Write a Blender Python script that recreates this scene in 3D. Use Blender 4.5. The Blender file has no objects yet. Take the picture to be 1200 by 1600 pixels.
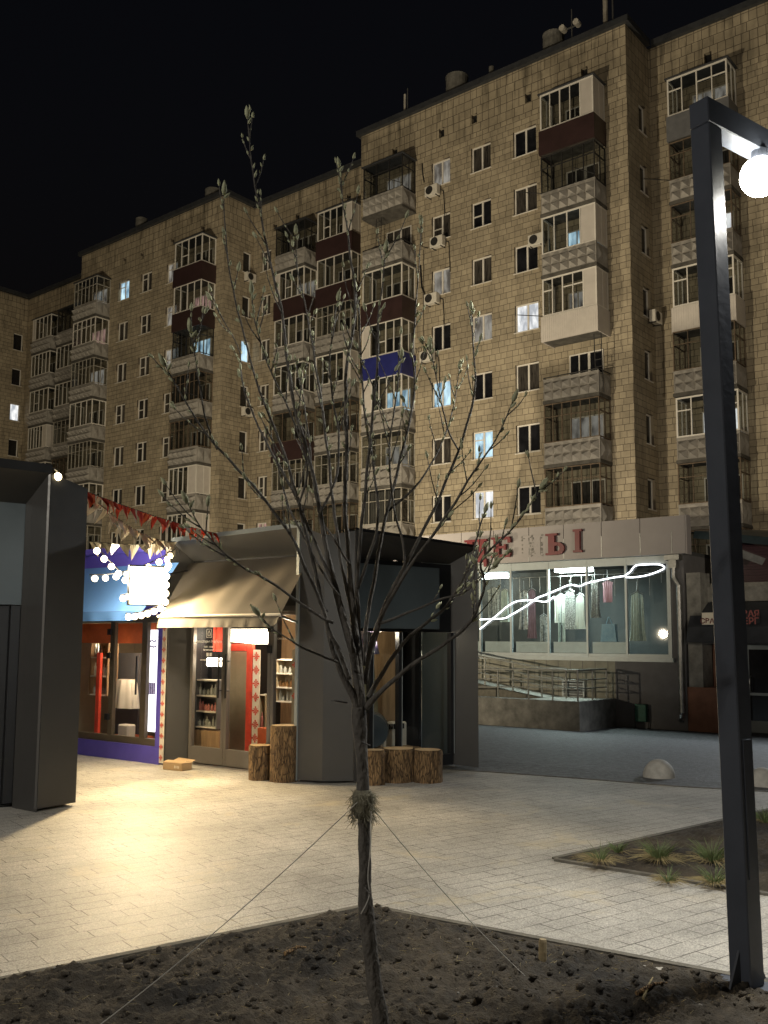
import bpy, bmesh, math, random
from mathutils import Vector, Matrix
random.seed(7)
C = bpy.context.scene
COL = C.collection
# ------------------------------------------------------------------ camera
F_PX, CX, CY, EYE = 1500.0, 600.0, 837.0, 1.75
PITCH = math.atan(163 / 1500); ROLL = math.radians(.3)
cd = bpy.data.cameras.new('camera'); cam = bpy.data.objects.new('camera', cd); COL.objects.link(cam)
cd.sensor_fit = 'VERTICAL'; cd.sensor_height = 24; cd.lens = 24 * F_PX / 1600
cd.shift_y = 37 / 1600; cd.clip_start = .05; cd.clip_end = 2000
Fv = Vector((0, math.cos(PITCH), math.sin(PITCH))); U0 = Vector((0, -math.sin(PITCH), math.cos(PITCH))); R0 = Vector((1, 0, 0))
Uv = U0 * math.cos(ROLL) - R0 * math.sin(ROLL); Rv = R0 * math.cos(ROLL) + U0 * math.sin(ROLL)
cam.matrix_world = Matrix(((Rv.x, Uv.x, -Fv.x, 0), (Rv.y, Uv.y, -Fv.y, 0), (Rv.z, Uv.z, -Fv.z, EYE), (0, 0, 0, 1)))
C.camera = cam
# ------------------------------------------------------------------ night sky
W = bpy.data.worlds.new('World'); C.world = W; W.use_nodes = True
wn = W.node_tree.nodes; wl = W.node_tree.links
bg = wn['Background']; sky = wn.new('ShaderNodeTexSky'); sky.sky_type = 'NISHITA'; sky.sun_disc = False
sky.sun_elevation = math.radians(-3.7); sky.sun_rotation = math.radians(200); sky.air_density = 1.0
wl.new(sky.outputs[0], bg.inputs[0]); bg.inputs[1].default_value = 0.12
# ------------------------------------------------------------------ added fill: directional lamp for far street lighting, unseen spots
sd = bpy.data.lights.new('fill_sun', 'SUN'); sd.energy = 0.10; sd.angle = math.radians(14); sd.color = (1.0, .80, .52)
so = bpy.data.objects.new('fill_sun', sd); COL.objects.link(so)
so.rotation_euler = Vector((.40, .90, -.17)).to_track_quat('-Z', 'Y').to_euler()
def spot(name, loc, tgt, power, color, size=1.0, cone=120, blend=.6):
    d = bpy.data.lights.new(name, 'SPOT'); d.energy = power; d.color = color; d.shadow_soft_size = size
    d.spot_size = math.radians(cone); d.spot_blend = blend
    o = bpy.data.objects.new(name, d); COL.objects.link(o); o.location = loc
    o.rotation_euler = (Vector(tgt) - Vector(loc)).to_track_quat('-Z', 'Y').to_euler(); return o
spot('unseen_spot', (-17, 17, 2.2), (-14, 58, 15), 22500, (1.0, .86, .61), .2, 130, .5)  # unseen spot left of view, added to light the facade
spot('unseen_spot', (6.0, 37.0, 4.9), (10, 45, 16), 750, (1.0, .88, .68), .15, 150, .6)  # unseen spot added on the shop roof for the balcony reliefs
spot('unseen_spot', (-6.2, 34.5, .2), (-2, 50, 18), 7800, (1.0, .86, .61), .15, 150, .5)  # unseen low spot added behind the kiosks, lights the facade from below
spot('unseen_spot', (12, 4.0, 2.4), (12, 42, 19), 7600, (1.0, .88, .68), .10, 58, .6)  # unseen low spot added at right, aimed up at the facade
spot('unseen_spot', (13.5, 24, 6.0), (5, 17.5, -1), 2800, (.92, .97, 1.0), .10, 140, .5)  # unseen lamp beyond the right edge, cool light on asphalt and dome
spot('unseen_spot', (-10, -3.5, 6.5), (0, 8, 1.2), 1500, (1.0, .95, .86), .25, 100, .5)  # unseen lamp behind and left of the camera, lights tree and kiosks
spot('unseen_spot', (-7.0, 2.5, 5.5), (-3.5, 10, 1.0), 480, (1.0, .93, .80), .25, 90, .6)  # unseen spot added left of view for the left kiosk's cheek
C.view_settings.view_transform = 'Standard'; C.view_settings.look = 'None'; C.view_settings.gamma = 1; C.view_settings.exposure = 0
try: C.cycles.sample_clamp_indirect = 4.0; C.cycles.max_bounces = 8; C.cycles.transparent_max_bounces = 24
except Exception: pass
# ------------------------------------------------------------------ surveying helpers: a sight line met with a real plane
def ray(x, y): return Fv + Rv * ((x - CX) / F_PX) - Uv * ((y - CY) / F_PX)
O3 = Vector((0, 0, EYE))
def gnd(x, y, z=0):
    d = ray(x, y); return O3 + d * ((z - EYE) / d.z)
def atY(x, y, Y):
    d = ray(x, y); return O3 + d * (Y / d.y)
def frame(o, xd):
    xd = Vector((xd[0], xd[1], 0)).normalized(); yd = Vector((-xd.y, xd.x, 0))
    return Matrix(((xd.x, yd.x, 0, o[0]), (xd.y, yd.y, 0, o[1]), (0, 0, 1, o[2] if len(o) > 2 else 0), (0, 0, 0, 1)))
def onp(M, px, py, y=0.0):
    """point of the sight line on the plane y=const of frame M, in M coordinates (x,z)"""
    d = ray(px, py); n = Vector((M[0][1], M[1][1], 0)); o = Vector((M[0][3], M[1][3], 0))
    t = (y + (o - O3).dot(n)) / d.dot(n); P = M.inverted() @ (O3 + d * t); return P.x, P.z
A_ = math.radians(50.8); UD = (math.sin(A_), -math.cos(A_))
MB_ = frame((0, 0), UD)          # building frame: x along the facade, y into the building
ID = Matrix.Identity(4)
# ------------------------------------------------------------------ mesh builder
class Mesh:
    def __init__(s, M=ID): s.v = []; s.f = []; s.M = M; s.uv = {}
    def pt(s, p): s.v.append(s.M @ Vector(p)); return len(s.v) - 1
    def quad(s, *ps, uv=None):
        i = [s.pt(p) for p in ps]; s.f.append(i)
        if uv: s.uv[len(s.f) - 1] = uv
    def box(s, x0, x1, y0, y1, z0, z1):
        b = [s.pt(p) for p in ((x0,y0,z0),(x1,y0,z0),(x1,y1,z0),(x0,y1,z0),(x0,y0,z1),(x1,y0,z1),(x1,y1,z1),(x0,y1,z1))]
        for q in ((0,3,2,1),(4,5,6,7),(0,1,5,4),(1,2,6,5),(2,3,7,6),(3,0,4,7)): s.f.append([b[k] for k in q])
    def prism(s, pts, z0, z1, tops=None):
        n = len(pts); a = [s.pt((p[0], p[1], z0)) for p in pts]; b = [s.pt((p[0], p[1], tops[i] if tops else z1)) for i, p in enumerate(pts)]
        s.f.append(a[::-1]); s.f.append(b)
        for i in range(n): s.f.append([a[i], a[(i+1)%n], b[(i+1)%n], b[i]])
    def extr(s, pts, y0, y1):
        """polygon in x,z extruded in y"""
        n = len(pts); a = [s.pt((p[0], y0, p[1])) for p in pts]; b = [s.pt((p[0], y1, p[1])) for p in pts]
        s.f.append(a); s.f.append(b[::-1])
        for i in range(n): s.f.append([a[i], b[i], b[(i+1)%n], a[(i+1)%n]])
    def tube(s, pts, rs, n=8, cap=True):
        pts = [s.M @ Vector(p) for p in pts]
        if not hasattr(rs, '__len__'): rs = [rs] * len(pts)
        up = Vector((.13, .21, 1)).normalized(); rings = []
        for i, p in enumerate(pts):
            t = (pts[min(i+1, len(pts)-1)] - pts[max(i-1, 0)]).normalized()
            if abs(t.dot(up)) > .97: up = Vector((1, .1, 0)).normalized()
            a = t.cross(up).normalized(); b = a.cross(t)
            r = []
            for k in range(n):
                an = 2 * math.pi * k / n; s.v.append(p + (a * math.cos(an) + b * math.sin(an)) * rs[i]); r.append(len(s.v) - 1)
            rings.append(r)
        for i in range(len(rings) - 1):
            for k in range(n): s.f.append([rings[i][k], rings[i][(k+1)%n], rings[i+1][(k+1)%n], rings[i+1][k]])
        if cap: s.f.append(rings[0][::-1]); s.f.append(rings[-1])
    def ball(s, c, r, n=10, m=7, zs=1, half=False):
        c = Vector(c); rings = []
        for j in range(m + 1):
            th = (math.pi / 2 if half else math.pi) * j / m; rr = math.sin(th) * r; z = math.cos(th) * r * zs
            rings.append([s.pt((c.x + rr * math.cos(2*math.pi*k/n), c.y + rr * math.sin(2*math.pi*k/n), c.z + z)) for k in range(n)])
        for j in range(m):
            for k in range(n): s.f.append([rings[j][k], rings[j+1][k], rings[j+1][(k+1)%n], rings[j][(k+1)%n]])
    def build(s, name, mat, parent=None, smooth=False, bevel=0, mat2=None, from_face=0):
        me = bpy.data.meshes.new(name)
        inv = ID
        if parent is not None: inv = Matrix(parent['_m']).inverted() if '_m' in parent else ID
        me.from_pydata([inv @ v for v in s.v], [], s.f); 
        if s.uv:
            l = me.uv_layers.new(name='UVMap')
            for fi, uv in s.uv.items():
                for k, li in enumerate(me.polygons[fi].loop_indices): l.data[li].uv = uv[k]
        me.materials.append(mat)
        if mat2:
            me.materials.append(mat2)
            for fi in range(from_face, len(me.polygons)): me.polygons[fi].material_index = 1
        bm = bmesh.new(); bm.from_mesh(me)
        if not s.uv: bmesh.ops.remove_doubles(bm, verts=bm.verts, dist=1e-5); bmesh.ops.recalc_face_normals(bm, faces=bm.faces)
        if bevel: bmesh.ops.bevel(bm, geom=bm.edges[:], offset=bevel, segments=1, affect='EDGES', profile=.5)
        bm.to_mesh(me); bm.free()
        if smooth:
            for p in me.polygons: p.use_smooth = True
        o = bpy.data.objects.new(name, me); COL.objects.link(o)
        if parent is not None:
            o.parent = parent
            if '_m' in parent: o['_m'] = parent['_m']
        return o
def tag(o, label=None, cat=None, group=None, kind=None):
    if label: o['label'] = label
    if cat: o['category'] = cat
    if group: o['group'] = group
    if kind: o['kind'] = kind
    return o
def thing(name, label, cat, M=ID, group=None):
    o = bpy.data.objects.new(name, None); COL.objects.link(o); o.matrix_world = M; o.empty_display_size = .2
    o['_m'] = [list(r) for r in M]
    return tag(o, label, cat, group)
def T(x, y, z=0): return Matrix.Translation((x, y, z))
def text_mesh(s, size, M, ext=.004, align='CENTER', bold=0.0):
    cu = bpy.data.curves.new('lettering', 'FONT'); cu.body = s; cu.size = size; cu.align_x = align; cu.align_y = 'CENTER'; cu.extrude = ext; cu.offset = bold
    o = bpy.data.objects.new('lettering', cu); COL.objects.link(o)
    dg = bpy.context.evaluated_depsgraph_get(); me = bpy.data.meshes.new_from_object(o.evaluated_get(dg))
    COL.objects.unlink(o); bpy.data.objects.remove(o)
    m = Mesh(M); R = Matrix.Rotation(math.pi / 2, 4, 'X')
    m.v = [M @ (R @ v.co) for v in me.vertices]; m.f = [list(p.vertices) for p in me.polygons]
    return m
# ------------------------------------------------------------------ materials
def mat(name, col, rough=.6, metal=0, bump=0, bscale=20, var=.0, vscale=3, col2=None, emit=None, estr=0, spec=.5, stretch=None, coat=0):
    m = bpy.data.materials.new(name); m.use_nodes = True; nt = m.node_tree; n = nt.nodes; l = nt.links
    p = n['Principled BSDF']; p.inputs['Base Color'].default_value = (*col, 1); p.inputs['Roughness'].default_value = rough; p.inputs['Metallic'].default_value = metal
    p.inputs['Specular IOR Level'].default_value = spec
    if coat: p.inputs['Coat Weight'].default_value = coat
    if var or bump or col2:
        tc = n.new('ShaderNodeTexCoord'); src = tc.outputs['Object']
        if stretch:
            mp = n.new('ShaderNodeMapping'); mp.inputs['Scale'].default_value = stretch; l.new(src, mp.inputs[0]); src = mp.outputs[0]
        if var or col2:
            t = n.new('ShaderNodeTexNoise'); t.inputs['Scale'].default_value = vscale; t.inputs['Detail'].default_value = 6; t.inputs['Roughness'].default_value = .65; l.new(src, t.inputs[0])
            r = n.new('ShaderNodeValToRGB'); r.color_ramp.elements[0].position = .32; r.color_ramp.elements[1].position = .68
            c2 = col2 or tuple(c * (1 + var) for c in col); c1 = col if col2 else tuple(c * (1 - var) for c in col)
            r.color_ramp.elements[0].color = (*c1, 1); r.color_ramp.elements[1].color = (*c2, 1)
            l.new(t.outputs[0], r.inputs[0]); l.new(r.outputs[0], p.inputs['Base Color'])
        t2 = n.new('ShaderNodeTexNoise'); t2.inputs['Scale'].default_value = bscale; t2.inputs['Detail'].default_value = 5; l.new(src, t2.inputs[0])
        if bump:
            b = n.new('ShaderNodeBump'); b.inputs['Strength'].default_value = bump; b.inputs['Distance'].default_value = .02; l.new(t2.outputs[0], b.inputs['Height']); l.new(b.outputs[0], p.inputs['Normal'])
        mr = n.new('ShaderNodeMapRange'); mr.inputs[3].default_value = max(rough - .08, .02); mr.inputs[4].default_value = min(rough + .1, 1); l.new(t2.outputs[0], mr.inputs[0]); l.new(mr.outputs[0], p.inputs['Roughness'])
    if emit:
        p.inputs['Emission Color'].default_value = (*emit, 1); p.inputs['Emission Strength'].default_value = estr
    return m
def glass(name, tint=(.8, .85, .85), refl=.12, rough=.02):
    m = bpy.data.materials.new(name); m.use_nodes = True; nt = m.node_tree; n = nt.nodes; l = nt.links
    for x in list(n):
        if x.type == 'BSDF_PRINCIPLED': n.remove(x)
    out = n['Material Output']; tr = n.new('ShaderNodeBsdfTransparent'); tr.inputs[0].default_value = (*tint, 1)
    g = n.new('ShaderNodeBsdfGlossy'); g.inputs['Roughness'].default_value = rough
    ge = n.new('ShaderNodeNewGeometry'); dt = n.new('ShaderNodeVectorMath'); dt.operation = 'DOT_PRODUCT'; l.new(ge.outputs['Normal'], dt.inputs[0]); l.new(ge.outputs['Incoming'], dt.inputs[1])
    def mth(op, a, b=None):
        x = n.new('ShaderNodeMath'); x.operation = op
        for i_, v_ in enumerate((a, b)):
            if v_ is None: continue
            if isinstance(v_, (int, float)): x.inputs[i_].default_value = v_
            else: l.new(v_, x.inputs[i_])
        return x.outputs[0]
    sch = mth('MULTIPLY', mth('POWER', mth('SUBTRACT', 1.0, mth('ABSOLUTE', dt.outputs['Value'])), 5.0), .9)
    ad = n.new('ShaderNodeMath'); ad.operation = 'ADD'; ad.inputs[1].default_value = refl + .03; l.new(sch, ad.inputs[0])
    mx = n.new('ShaderNodeMixShader'); l.new(ad.outputs[0], mx.inputs[0]); l.new(tr.outputs[0], mx.inputs[1]); l.new(g.outputs[0], mx.inputs[2]); l.new(mx.outputs[0], out.inputs[0])
    return m
def lit_window(name, c1, c2, strength, sc=6):
    """a lit room seen through curtains: gives off light, brighter and darker folds"""
    m = bpy.data.materials.new(name); m.use_nodes = True; n = m.node_tree.nodes; l = m.node_tree.links
    p = n['Principled BSDF']; p.inputs['Base Color'].default_value = (.05, .05, .05, 1); p.inputs['Roughness'].default_value = .15
    tc = n.new('ShaderNodeTexCoord'); mp = n.new('ShaderNodeMapping'); mp.inputs['Scale'].default_value = (1.5, 1.5, .55); l.new(tc.outputs['Object'], mp.inputs[0])
    t = n.new('ShaderNodeTexNoise'); t.inputs['Scale'].default_value = sc / 3; t.inputs['Detail'].default_value = 4; l.new(mp.outputs[0], t.inputs[0])
    r = n.new('ShaderNodeValToRGB'); r.color_ramp.elements[0].position = .36; r.color_ramp.elements[1].position = .62
    r.color_ramp.elements[0].color = (*c1, 1); r.color_ramp.elements[1].color = (*c2, 1); l.new(t.outputs[0], r.inputs[0])
    l.new(r.outputs[0], p.inputs['Emission Color']); p.inputs['Emission Strength'].default_value = strength
    return m
def facade_mat():
    m = bpy.data.materials.new('tile_cladding'); m.use_nodes = True; n = m.node_tree.nodes; l = m.node_tree.links; p = n['Principled BSDF']
    uv = n.new('ShaderNodeUVMap'); 
    dn = n.new('ShaderNodeTexNoise'); dn.inputs['Scale'].default_value = .9; dn.inputs['Detail'].default_value = 3; l.new(uv.outputs[0], dn.inputs[0])
    dm = n.new('ShaderNodeMix'); dm.data_type = 'RGBA'; dm.blend_type = 'LINEAR_LIGHT'; dm.inputs[0].default_value = .018; l.new(uv.outputs[0], dm.inputs[6]); l.new(dn.outputs['Color'], dm.inputs[7])
    def brick(w, h, off, sq, sqf, mort):
        b = n.new('ShaderNodeTexBrick'); b.offset = off; b.offset_frequency = 3; b.squash = sq; b.squash_frequency = sqf
        b.inputs['Scale'].default_value = 1; b.inputs['Brick Width'].default_value = w; b.inputs['Row Height'].default_value = h; b.inputs['Mortar Size'].default_value = mort
        b.inputs['Mortar Smooth'].default_value = .25; b.inputs['Bias'].default_value = -.05
        b.inputs['Color1'].default_value = (.41, .345, .245, 1); b.inputs['Color2'].default_value = (.32, .268, .19, 1); b.inputs['Mortar'].default_value = (.12, .096, .07, 1)
        l.new(dm.outputs[2], b.inputs['Vector']); return b
    b1 = brick(.46, .297, .43, .72, 2, .0105); b2 = brick(.36, .46, .37, 1.4, 3, .015)
    sx = n.new('ShaderNodeSeparateXYZ'); l.new(uv.outputs[0], sx.inputs[0])
    gt = n.new('ShaderNodeMath'); gt.operation = 'GREATER_THAN'; gt.inputs[1].default_value = 27.35; l.new(sx.outputs[1], gt.inputs[0])
    mc = n.new('ShaderNodeMix'); mc.data_type = 'RGBA'; l.new(gt.outputs[0], mc.inputs[0]); l.new(b1.outputs[0], mc.inputs[6]); l.new(b2.outputs[0], mc.inputs[7])
    mf = n.new('ShaderNodeMix'); mf.data_type = 'FLOAT'; l.new(gt.outputs[0], mf.inputs[0]); l.new(b1.outputs[1], mf.inputs[2]); l.new(b2.outputs[1], mf.inputs[3])
    # broad weathering and rain streaks
    t = n.new('ShaderNodeTexNoise'); t.inputs['Scale'].default_value = .55; t.inputs['Detail'].default_value = 7; t.inputs['Roughness'].default_value = .7; l.new(uv.outputs[0], t.inputs[0])
    r = n.new('ShaderNodeMapRange'); r.inputs[1].default_value = .3; r.inputs[2].default_value = .7; r.inputs[3].default_value = .62; r.inputs[4].default_value = 1.14; l.new(t.outputs[0], r.inputs[0])
    mp = n.new('ShaderNodeMapping'); mp.inputs['Scale'].default_value = (3.2, .35, 1); l.new(uv.outputs[0], mp.inputs[0])
    t3 = n.new('ShaderNodeTexNoise'); t3.inputs['Scale'].default_value = 1; t3.inputs['Detail'].default_value = 6; l.new(mp.outputs[0], t3.inputs[0])
    r3 = n.new('ShaderNodeMapRange'); r3.inputs[1].default_value = .52; r3.inputs[2].default_value = .72; r3.inputs[3].default_value = 1; r3.inputs[4].default_value = .32; l.new(t3.outputs[0], r3.inputs[0])
    top = n.new('ShaderNodeMapRange'); top.inputs[1].default_value = 26; top.inputs[2].default_value = 30; top.inputs[3].default_value = .3; top.inputs[4].default_value = 1; l.new(sx.outputs[1], top.inputs[0])
    rm = n.new('ShaderNodeMix'); rm.data_type = 'FLOAT'; l.new(top.outputs[0], rm.inputs[0]); rm.inputs[2].default_value = 1; l.new(r3.outputs[0], rm.inputs[3])
    mu = n.new('ShaderNodeMath'); mu.operation = 'MULTIPLY'; l.new(r.outputs[0], mu.inputs[0]); l.new(rm.outputs[0], mu.inputs[1])
    mm = n.new('ShaderNodeMix'); mm.data_type = 'RGBA'; mm.blend_type = 'MULTIPLY'; mm.inputs[0].default_value = 1; l.new(mc.outputs[2], mm.inputs[6]); l.new(mu.outputs[0], mm.inputs[7])
    l.new(mm.outputs[2], p.inputs['Base Color']); p.inputs['Roughness'].default_value = .75; p.inputs['Specular IOR Level'].default_value = .25
    bp = n.new('ShaderNodeBump'); bp.inputs['Strength'].default_value = .8; bp.inputs['Distance'].default_value = .02; bp.invert = True; l.new(mf.outputs[0], bp.inputs['Height']); l.new(bp.outputs[0], p.inputs['Normal'])
    return m
def paving_mat():
    m = bpy.data.materials.new('granite_setts'); m.use_nodes = True; n = m.node_tree.nodes; l = m.node_tree.links; p = n['Principled BSDF']
    tc = n.new('ShaderNodeTexCoord'); mp = n.new('ShaderNodeMapping'); mp.inputs['Rotation'].default_value = (0, 0, -math.radians(37)); l.new(tc.outputs['Object'], mp.inputs[0])
    dn = n.new('ShaderNodeTexNoise'); dn.inputs['Scale'].default_value = 1.3; l.new(mp.outputs[0], dn.inputs[0])
    dm = n.new('ShaderNodeMix'); dm.data_type = 'RGBA'; dm.blend_type = 'LINEAR_LIGHT'; dm.inputs[0].default_value = .012; l.new(mp.outputs[0], dm.inputs[6]); l.new(dn.outputs['Color'], dm.inputs[7])
    b = n.new('ShaderNodeTexBrick'); b.offset = .37; b.offset_frequency = 2; b.squash = .72; b.squash_frequency = 3
    b.inputs['Scale'].default_value = 1; b.inputs['Brick Width'].default_value = .33; b.inputs['Row Height'].default_value = .15; b.inputs['Mortar Size'].default_value = .0042; b.inputs['Mortar Smooth'].default_value = .3
    b.inputs['Color1'].default_value = (.47, .445, .40, 1); b.inputs['Color2'].default_value = (.43, .41, .37, 1); b.inputs['Mortar'].default_value = (.21, .195, .165, 1); l.new(dm.outputs[2], b.inputs['Vector'])
    jn = n.new('ShaderNodeTexNoise'); jn.inputs['Scale'].default_value = 2.6; jn.inputs['Detail'].default_value = 5; l.new(mp.outputs[0], jn.inputs[0])
    jr = n.new('ShaderNodeValToRGB'); jr.color_ramp.elements[0].position = .42; jr.color_ramp.elements[1].position = .62; jr.color_ramp.elements[0].color = (.07, .062, .05, 1); jr.color_ramp.elements[1].color = (.36, .34, .30, 1); l.new(jn.outputs[0], jr.inputs[0]); l.new(jr.outputs[0], b.inputs['Mortar'])
    sp = n.new('ShaderNodeTexNoise'); sp.inputs['Scale'].default_value = 120; sp.inputs['Detail'].default_value = 3; l.new(tc.outputs['Object'], sp.inputs[0])
    sr = n.new('ShaderNodeMapRange'); sr.inputs[1].default_value = .34; sr.inputs[2].default_value = .68; sr.inputs[3].default_value = .55; sr.inputs[4].default_value = 1.4; l.new(sp.outputs[0], sr.inputs[0])
    br = n.new('ShaderNodeTexNoise'); br.inputs['Scale'].default_value = .8; br.inputs['Detail'].default_value = 8; br.inputs['Roughness'].default_value = .68; l.new(tc.outputs['Object'], br.inputs[0])
    rr = n.new('ShaderNodeMapRange'); rr.inputs[1].default_value = .33; rr.inputs[2].default_value = .68; rr.inputs[3].default_value = .60; rr.inputs[4].default_value = 1.16; l.new(br.outputs[0], rr.inputs[0])
    mu = n.new('ShaderNodeMath'); mu.operation = 'MULTIPLY'; l.new(sr.outputs[0], mu.inputs[0]); l.new(rr.outputs[0], mu.inputs[1])
    mm = n.new('ShaderNodeMix'); mm.data_type = 'RGBA'; mm.blend_type = 'MULTIPLY'; mm.inputs[0].default_value = 1; l.new(b.outputs[0], mm.inputs[6]); l.new(mu.outputs[0], mm.inputs[7])
    # sandy spill patches left from laying
    sn = n.new('ShaderNodeTexNoise'); sn.inputs['Scale'].default_value = 1.1; sn.inputs['Detail'].default_value = 9; sn.inputs['Roughness'].default_value = .72; sn.inputs['Distortion'].default_value = .6; l.new(mp.outputs[0], sn.inputs[0])
    s2 = n.new('ShaderNodeMapRange'); s2.inputs[1].default_value = .56; s2.inputs[2].default_value = .66; s2.inputs[3].default_value = 0; s2.inputs[4].default_value = .55; l.new(sn.outputs[0], s2.inputs[0])
    ms = n.new('ShaderNodeMix'); ms.data_type = 'RGBA'; l.new(s2.outputs[0], ms.inputs[0]); l.new(mm.outputs[2], ms.inputs[6]); ms.inputs[7].default_value = (.50, .43, .29, 1)
    l.new(ms.outputs[2], p.inputs['Base Color'])
    ro = n.new('ShaderNodeMapRange'); ro.inputs[3].default_value = .42; ro.inputs[4].default_value = .72; l.new(sp.outputs[0], ro.inputs[0]); l.new(ro.outputs[0], p.inputs['Roughness'])
    bp = n.new('ShaderNodeBump'); bp.inputs['Strength'].default_value = .7; bp.inputs['Distance'].default_value = .008; bp.invert = True; l.new(b.outputs[1], bp.inputs['Height'])
    b3 = n.new('ShaderNodeBump'); b3.inputs['Strength'].default_value = .35; b3.inputs['Distance'].default_value = .004; l.new(sp.outputs[0], b3.inputs['Height']); l.new(bp.outputs[0], b3.inputs['Normal']); l.new(b3.outputs[0], p.inputs['Normal'])
    return m
M = {}
M['tile'] = facade_mat(); M['pave'] = paving_mat()
M['asph'] = mat('asphalt', (.115, .12, .125), .65, bump=1, bscale=24, var=.5, vscale=9)
M['soil'] = mat('dark_soil', (.013, .011, .009), .95, bump=1, bscale=70, col2=(.072, .058, .041), vscale=1.5)
M['kerb'] = mat('concrete_edging', (.12, .11, .09), .85, bump=.4, bscale=60, var=.3, vscale=8)
M['cap'] = mat('roof_flashing', (.075, .078, .085), .5, .6, var=.2)
M['roof'] = mat('roof_felt', (.05, .05, .05), .9, var=.2)
M['conc'] = mat('aged_concrete', (.19, .182, .165), .9, bump=.5, bscale=25, var=.35, vscale=3)
M['cdark'] = mat('dirty_slab', (.075, .068, .058), .95, bump=.5, bscale=12, var=.45, vscale=3)
M['pyr'] = mat('relief_panel', (.27, .25, .225), .85, bump=.2, bscale=20, var=.22, vscale=2.2)
M['pvc'] = mat('white_pvc', (.66, .62, .56), .45, var=.06, vscale=4)
M['white'] = mat('white_siding', (.52, .475, .43), .5, var=.08, vscale=2)
M['brown'] = mat('brown_sheet', (.035, .018, .017), .45, var=.2, vscale=1.5)
M['blue'] = mat('blue_sheet', (.018, .022, .13), .45, var=.2, vscale=1.5)
M['grey'] = mat('grey_sheet', (.12, .12, .125), .5, var=.15)
M['wood'] = mat('weathered_wood', (.12, .085, .055), .8, bump=.5, var=.4, vscale=6)
M['pale'] = mat('old_white_paint', (.36, .33, .28), .75, bump=.4, var=.3, vscale=6)
M['iron'] = mat('dark_iron', (.03, .028, .027), .6, .3, var=.3, vscale=9)
M['dkglass'] = mat('dark_room_glass', (.012, .012, .014), .06, spec=.8, var=.5, vscale=2)
M['curt'] = mat('curtained_glass', (.05, .044, .038), .12, spec=.7, var=.7, vscale=3.2, stretch=(4, 4, .5))
M['bglass'] = glass('balcony_glass', (.62, .64, .64), .05)
M['sglass'] = glass('shop_glass', (.86, .9, .9), .03)
M['kglass'] = glass('kiosk_glass', (.9, .9, .88), .02)
M['lwh'] = lit_window('lit_room_white', (.35, .37, .40), (1, 1, .98), 1.25)
M['lbl'] = lit_window('lit_room_bluish', (.12, .24, .34), (.62, .88, 1), 1.1)
M['ldim'] = lit_window('dim_room', (.07, .06, .05), (.34, .32, .28), .8)
M['lwarm'] = lit_window('warm_room', (.15, .08, .07), (.62, .38, .32), .8)
M['kiosk'] = mat('anthracite_panel', (.072, .070, .068), .36, .2, var=.08, vscale=1.2, spec=.5)
M['kioskd'] = mat('black_panel', (.022, .023, .026), .4, .3, var=.1)
M['sign'] = mat('grey_sign_panel', (.10, .125, .14), .32, .2, var=.05)
M['awn'] = mat('beige_awning_fabric', (.085, .073, .058), .85, bump=.15, bscale=90, var=.07, vscale=2)
M['awnb'] = mat('blue_awning_fabric', (.15, .36, .80), .85, var=.05)
M['kblue'] = mat('violet_blue_panel', (.10, .08, .46), .45, var=.08)
M['red'] = mat('red_paint', (.12, .006, .010), .4, var=.2, vscale=5)
M['redc'] = mat('red_cloth', (.62, .06, .03), .8, var=.25, vscale=6)
M['orange'] = mat('orange_panel', (.72, .16, .05), .7, var=.2, vscale=3)
M['fwhite'] = mat('white_cloth', (.72, .66, .55), .85, var=.1)
M['bark'] = mat('log_bark', (.085, .05, .026), .92, bump=1, bscale=34, col2=(.40, .25, .115), vscale=13, stretch=(2.0, 2.0, .35))
def crack(m):
    n = m.node_tree.nodes; l = m.node_tree.links; p = n['Principled BSDF']; src = [x for x in n if x.type == 'MAPPING'][0]
    v = n.new('ShaderNodeTexVoronoi'); v.feature = 'DISTANCE_TO_EDGE'; v.inputs['Scale'].default_value = 24; l.new(src.outputs[0], v.inputs['Vector'])
    mr = n.new('ShaderNodeMapRange'); mr.inputs[1].default_value = 0; mr.inputs[2].default_value = .13; mr.inputs[3].default_value = .42; mr.inputs[4].default_value = 1; l.new(v.outputs['Distance'], mr.inputs[0])
    old = p.inputs['Base Color'].links[0].from_socket; mx = n.new('ShaderNodeMix'); mx.data_type = 'RGBA'; mx.blend_type = 'MULTIPLY'; mx.inputs[0].default_value = 1; l.new(old, mx.inputs[6]); l.new(mr.outputs[0], mx.inputs[7]); l.new(mx.outputs[2], p.inputs['Base Color'])
    b = n.new('ShaderNodeBump'); b.inputs['Strength'].default_value = 1; b.inputs['Distance'].default_value = .03; l.new(mr.outputs[0], b.inputs['Height']); l.new(p.inputs['Normal'].links[0].from_socket, b.inputs['Normal']); l.new(b.outputs[0], p.inputs['Normal'])
crack(M['bark'])
M['logtop'] = mat('cut_wood', (.50, .34, .17), .8, bump=.3, var=.25, vscale=9)
M['card'] = mat('cardboard', (.42, .29, .16), .85, var=.08)
M['tbark'] = mat('young_tree_bark', (.115, .105, .093), .72, bump=.8, bscale=70, var=.35, vscale=24, stretch=(1, 1, .5))
M['bud'] = mat('leaf_buds', (.50, .52, .34), .7, var=.3, vscale=40)
M['moss'] = mat('sphagnum_wrap', (.25, .235, .17), .95, bump=.6, bscale=80, var=.4, vscale=30)
M['rope'] = mat('white_twine', (.62, .6, .56), .8)
M['post'] = mat('graphite_post', (.075, .085, .11), .42, .1, bump=.05, var=.12, vscale=3)
M['lens'] = mat('lamp_lens', (1, 1, 1), .3, emit=(1, .97, .84), estr=70)
M['bulb'] = mat('warm_bulb', (1, 1, 1), .3, emit=(1, .80, .45), estr=13)
M['flood'] = mat('floodlight_lens', (1, 1, 1), .3, emit=(1, .86, .56), estr=11)
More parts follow.
